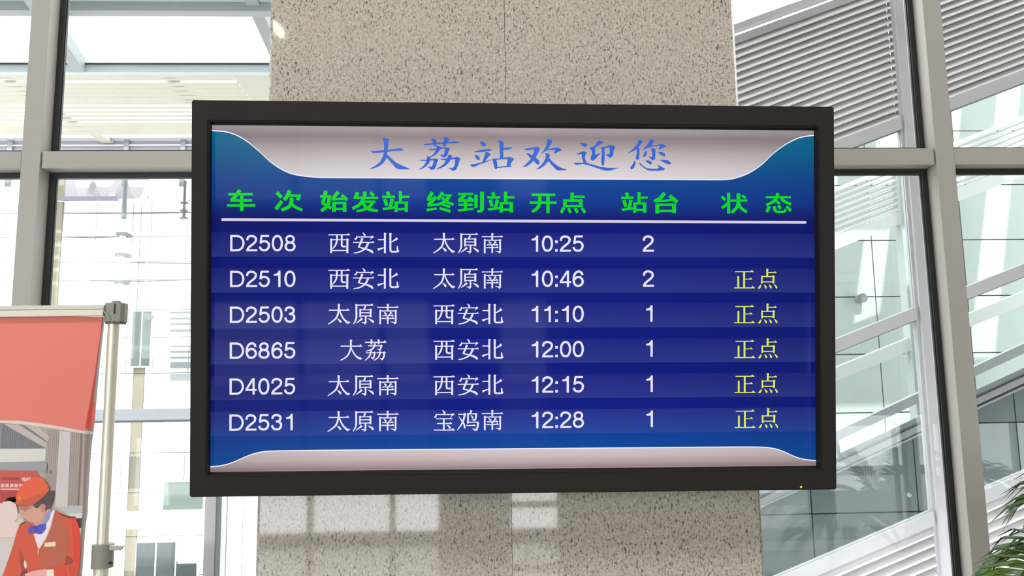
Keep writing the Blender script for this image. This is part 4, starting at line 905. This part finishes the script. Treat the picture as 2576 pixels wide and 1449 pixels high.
pr('printed_bystander_hair', [[(8, 1268), (15, 1255), (40, 1244), (48, 1262), (46, 1290), (25, 1270), (10, 1275)]], (112, 88, 90), 3)
pr('printed_bystander_face', [[(0, 1275), (8, 1262), (25, 1260), (40, 1268), (45, 1290), (44, 1304), (36, 1312), (60, 1325), (50, 1352), (0, 1352), (-20, 1330)]], (224, 200, 198), 4)
Z = (0, 1170, 5.193)
pr('printed_jacket', [(250, 790), (330, 740), (440, 760), (560, 720), (720, 590), (780, 620), (880, 670), (990, 690), (1030, 800), (1052, 980), (1050, 1150), (1040, 1300), (1015, 1449), (960, 2050), (-100, 2050), (30, 1449), (60, 1370), (120, 1200), (170, 1050), (220, 870)], (206, 84, 58), 5, Z)
pr('printed_jacket_panel', [(640, 820), (700, 660), (800, 700), (860, 800), (890, 1000), (880, 1180), (800, 1290), (700, 1330), (540, 1335), (520, 1140), (600, 1020)], (184, 94, 74), 6, Z)
pr('printed_jacket_red', [(930, 690), (990, 690), (1030, 800), (1052, 980), (1050, 1150), (1040, 1290), (960, 1260), (960, 1000)], (218, 62, 46), 6, Z)
pr('printed_arm_fold', [(255, 1080), (290, 1160), (315, 1240), (350, 1365), (290, 1390), (262, 1300)], (164, 72, 52), 6, Z)
pr('printed_arm_fold', [(870, 1180), (930, 1210), (960, 1270), (880, 1300), (840, 1310)], (150, 66, 48), 7, Z)
pr('printed_gap', [(318, 1240), (345, 1270), (352, 1330), (330, 1362), (310, 1300)], (226, 216, 206), 7, Z)
pr('printed_sleeve', [(700, 1350), (880, 1330), (1040, 1280), (1015, 1449), (960, 2050), (700, 2050)], (210, 74, 46), 8, Z)
pr('printed_sleeve_piping', [(870, 1345), (890, 1370), (905, 1449), (898, 1449), (884, 1375), (862, 1348)], (230, 130, 96), 9, Z)
pr('printed_blouse', [(440, 900), (520, 880), (590, 800), (650, 640), (700, 580), (715, 595), (690, 680), (660, 800), (600, 960), (505, 1105), (470, 1010)], (226, 220, 230), 7, Z)
pr('printed_lapel_line', [(640, 850), (660, 800), (690, 680), (718, 594), (722, 600), (700, 690), (668, 815), (608, 965), (512, 1110), (503, 1103), (598, 955)], (226, 150, 130), 8, Z)
pr('printed_neck', [(430, 760), (440, 700), (580, 620), (640, 560), (660, 600), (600, 760), (540, 790), (470, 800)], (204, 156, 140), 7, Z)
pr('printed_neck_scarf', [(600, 650), (650, 560), (675, 590), (645, 700), (600, 765), (545, 770)], (140, 146, 190), 8, Z)
pr('printed_face', [(240, 545), (340, 545), (450, 510), (540, 490), (600, 540), (585, 640), (560, 700), (500, 740), (440, 760), (390, 745), (350, 715), (325, 705), (290, 690), (262, 668), (270, 650), (250, 640), (258, 610), (244, 580)], (208, 156, 142), 9, Z)
pr('printed_face_shadow', [[(245, 560), (340, 560), (430, 535), (410, 570), (330, 585), (262, 590)], [(300, 688), (345, 700), (352, 716), (325, 707), (296, 695)]], (184, 126, 116), 10, Z)
pr('printed_eye', [[(296, 590), (330, 596), (360, 590), (330, 606)], [(300, 570), (370, 566), (372, 572), (302, 577)]], (92, 62, 60), 11, Z)
pr('printed_hair', [(640, 335), (712, 340), (700, 420), (685, 480), (650, 565), (600, 580), (600, 520), (560, 500), (520, 530), (500, 560), (468, 565), (430, 525), (540, 440), (610, 390)], (84, 68, 70), 10, Z)
pr('printed_ear', [(530, 530), (570, 505), (600, 530), (590, 580), (560, 615), (535, 600)], (196, 132, 116), 11, Z)
pr('printed_cap', [(205, 430), (215, 380), (260, 290), (340, 210), (440, 160), (500, 148), (550, 165), (590, 210), (632, 280), (642, 325), (610, 380), (540, 440), (450, 510), (340, 545), (260, 542), (215, 500)], (222, 92, 56), 12, Z)
pr('printed_cap_shade', [(235, 500), (300, 450), (400, 425), (500, 380), (620, 350), (610, 380), (540, 440), (450, 510), (340, 545), (260, 542)], (190, 88, 62), 13, Z)
pr('printed_cap_badge', [(243, 440), (250, 415), (262, 412), (264, 430), (252, 446)], (240, 178, 140), 13, Z)
pr('printed_scarf_bow', [(365, 870), (375, 830), (400, 798), (440, 800), (470, 812), (500, 780), (545, 768), (600, 775), (600, 830), (570, 870), (540, 900), (500, 905), (455, 880), (430, 870), (400, 898), (372, 888)], (70, 86, 190), 9, Z)
pr('printed_scarf_knot', [(440, 800), (480, 790), (500, 830), (470, 870), (445, 850)], (88, 60, 150), 10, Z)
pr('printed_name_badge', [(580, 1015), (725, 1000), (728, 1060), (578, 1068)], (236, 214, 190), 8, Z)
pr('printed_epaulette', [(250, 778), (320, 735), (334, 745), (262, 787)], (70, 66, 58), 8, Z)
pr('printed_epaulette', [[(760, 612), (800, 640), (900, 672), (985, 675), (990, 690), (900, 692), (790, 652)]], (70, 66, 58), 8, Z)
pr('printed_cuff', [(605, 1370), (700, 1360), (708, 1449), (740, 2050), (620, 2050), (610, 1449)], (234, 228, 208), 9, Z)
pr('printed_hand', [(318, 1424), (420, 1385), (600, 1355), (612, 1449), (615, 1600), (400, 1560), (330, 1440)], (230, 170, 166), 9, Z)
pr('printed_dark_fold', [(285, 1385), (345, 1368), (350, 1395), (318, 1424), (280, 1449), (260, 1449)], (112, 58, 48), 8, Z)
pr('printed_zip_pull', [(492, 1110), (508, 1105), (504, 1170), (494, 1172)], (226, 190, 180), 8, Z)
# pole, clamps and base
PX_ = (at(288, 830, BNY + .005).x + at(252, 1449, BNY + .005).x) / 2; PYY = BNY + .004
def zq(py, px=270): return at(px, py, PYY).z
MB().tube([(PX_, PYY, zq(1372)), (PX_, PYY, zq(812))], .0132, 24).build('upper_pole', M['steel'], stand)
MB().tube([(PX_, PYY, .02), (PX_, PYY, zq(1424))], .0168, 24).build('lower_pole', M['steel'], stand)
c = MB(); zt_, zb_ = zq(1368), zq(1427)
c.tube([(PX_ + .002, PYY, zb_), (PX_ + .002, PYY, zt_)], .0245, 28); cl = c.build('pole_clamp', M['grey_plastic'], stand)
lv = MB(); lv.prism([(PX_ + .024, PYY - .018, zt_ - .001), (PX_ + .058, PYY - .018, zt_ - .003), (PX_ + .050, PYY - .018, zt_ - .013), (PX_ + .024, PYY - .018, zt_ - .012)], (0, .012, 0)); lv.build('clamp_lever', mat('lever_steel', rgb(150, 150, 142), .35, metal=.6), cl, bevel=.001)
MB().tube([(PX_ + .024, PYY - .012, zb_ + .012), (PX_ + .031, PYY - .012, zb_ + .012)], .0035, 12).build('clamp_screw', M['black'], cl)
# top corner fitting
c = MB(); zt_, zb_ = zq(763, 290), zq(815, 290); cx_ = at(290, 790, PYY).x
ring_ = [(cx_ - .024, .008), (cx_ - .022, -.010), (cx_ - .014, -.018), (cx_ + .006, -.020), (cx_ + .020, -.017), (cx_ + .025, -.004), (cx_ + .024, .016), (cx_ - .02, .018)]
c.prism([(x, PYY + y, zb_ + .004) for x, y in ring_], (0, 0, zt_ - zb_ - .004))
cf = c.build('corner_fitting', M['grey_plastic'], stand, bevel=.002)
c = MB(); c.prism([(cx_ + (x - cx_) * .9, PYY + y * .9, zb_) for x, y in ring_], (0, 0, .0045)); c.build('fitting_collar', M['dark_grey'], cf)
MB().box(cx_ + .006, cx_ + .0085, PYY - .0222, PYY - .018, zq(792, 290), zq(766, 290)).build('slot', M['black'], cf)
MB().tube([(cx_ + .002, PYY - .002, zt_), (cx_ + .002, PYY - .002, zt_ + .005)], .0105, 20).build('top_cap', M['grey_plastic'], cf)
MB().tube([(cx_ - .024, PYY - .012, zt_ - .012), (cx_ - .019, PYY - .019, zt_ - .022), (cx_ - .008, PYY - .021, zt_ - .032), (cx_ - .002, PYY - .021, zb_ + .008)], .0022, 8).build('moulded_rib', mat('light_grey_plastic', rgb(150, 150, 142), .5), cf)
c = MB(); c.box(PX_ - .02, PX_ + .02, PYY - .22, PYY + .22, 0, .018); c.build('base_foot', M['steel'], stand, bevel=.003)

# ================================================================== THE PALM
PC = Vector((1.90, 2.10, .775))
palm = empty('potted_palm', (PC.x, PC.y, 0), 'green potted palm with feathery fronds below the right window', 'potted plant')
gpot = mat('dark_ceramic_pot', rgb(70, 62, 56), .35)
MB().tube([(PC.x, PC.y, 0), (PC.x, PC.y, .30), (PC.x, PC.y, .34), (PC.x, PC.y, .34)], [.13, .18, .19, .165], 28, caps=True).build('pot', gpot, palm)
MB().tube([(PC.x, PC.y, .335), (PC.x, PC.y, .345)], .16, 24).build('soil', mat('dark_soil', rgb(54, 42, 32), .9), palm)
MB().tube([(PC.x, PC.y, .34), (PC.x + .01, PC.y, .6), (PC.x, PC.y, PC.z)], [.045, .04, .035], 12).build('trunk', mat('fibrous_palm_trunk', rgb(110, 84, 56), .9, noise=.3, nscale=60, bump=.6, bscale=90), palm)
leafs = [mat('palm_leaf_green', rgb(62, 92, 44), .4, noise=.25, nscale=14), mat('palm_leaf_bright_green', rgb(86, 116, 46), .4, noise=.2, nscale=14), mat('palm_leaf_dark_green', rgb(40, 60, 42), .4, noise=.25, nscale=14)]
def frond(az, L, rise, droop, lm, n=26, leafL=.20, start=.22):
    d = Vector((math.cos(az), math.sin(az), 0)); m = MB(); pts = []
    for i in range(13):
        t = i / 12; pts.append(PC + d * (L * (t - .12 * t * t)) + Vector((0, 0, rise * math.sin(min(1, t * 1.15) * math.pi / 2) - droop * t ** 2.6)))
    m.tube(pts, [.006 * (1 - .8 * i / 12) for i in range(13)], 6)
    side = Vector((-d.y, d.x, 0))
    for i in range(n):
        t = start + (1 - start) * i / (n - 1); f = t * 12; k = min(11, int(f)); p = pts[k].lerp(pts[k + 1], f - k)
        tg = (pts[k + 1] - pts[k]).normalized(); ll = leafL * (1 - .62 * abs(t - .45) ** 1.2) * random.uniform(.9, 1.1)
        for s in (-1, 1):
            dr = (side * s * (1 - .45 * t) + tg * (.55 + .5 * t) + Vector((0, 0, .18))).normalized()
            w = tg.cross(dr).cross(dr).normalized() * .0085
            q = [p, p + dr * ll * .35 + Vector((0, 0, .006)), p + dr * ll * .7 - Vector((0, 0, .010)), p + dr * ll - Vector((0, 0, .055 * random.uniform(.7, 1.5)))]
            ws = [.35, 1, .75, .05]; up = Vector((0, 0, .003))
            vs = []
            for a_, b_ in zip(q, ws): vs += [a_ - w * b_ + up * b_, a_ - up * b_, a_ + w * b_ + up * b_]
            fs_ = []
            for r in range(3):
                o_ = r * 3; fs_ += [(o_, o_ + 1, o_ + 4, o_ + 3), (o_ + 1, o_ + 2, o_ + 5, o_ + 4)]
            m.add(vs, fs_)
    return m.build('frond', lm, palm, recalc=False)
R_ = math.radians
for az, L, ri, dr_, li_ in ((182, .62, .34, .10, 1), (190, .50, .30, .12, 0), (172, .56, .27, .14, 2), (150, .50, .36, .12, 0), (205, .52, .26, .14, 2), (110, .42, .52, .10, 0), (60, .5, .5, .2, 1), (20, .55, .46, .2, 0), (340, .55, .40, .2, 2), (300, .5, .40, .2, 0), (255, .42, .3, .2, 1), (176, .40, .50, .05, 0), (200, .36, .44, .03, 1)):
    frond(R_(az), L, ri, dr_, leafs[li_])
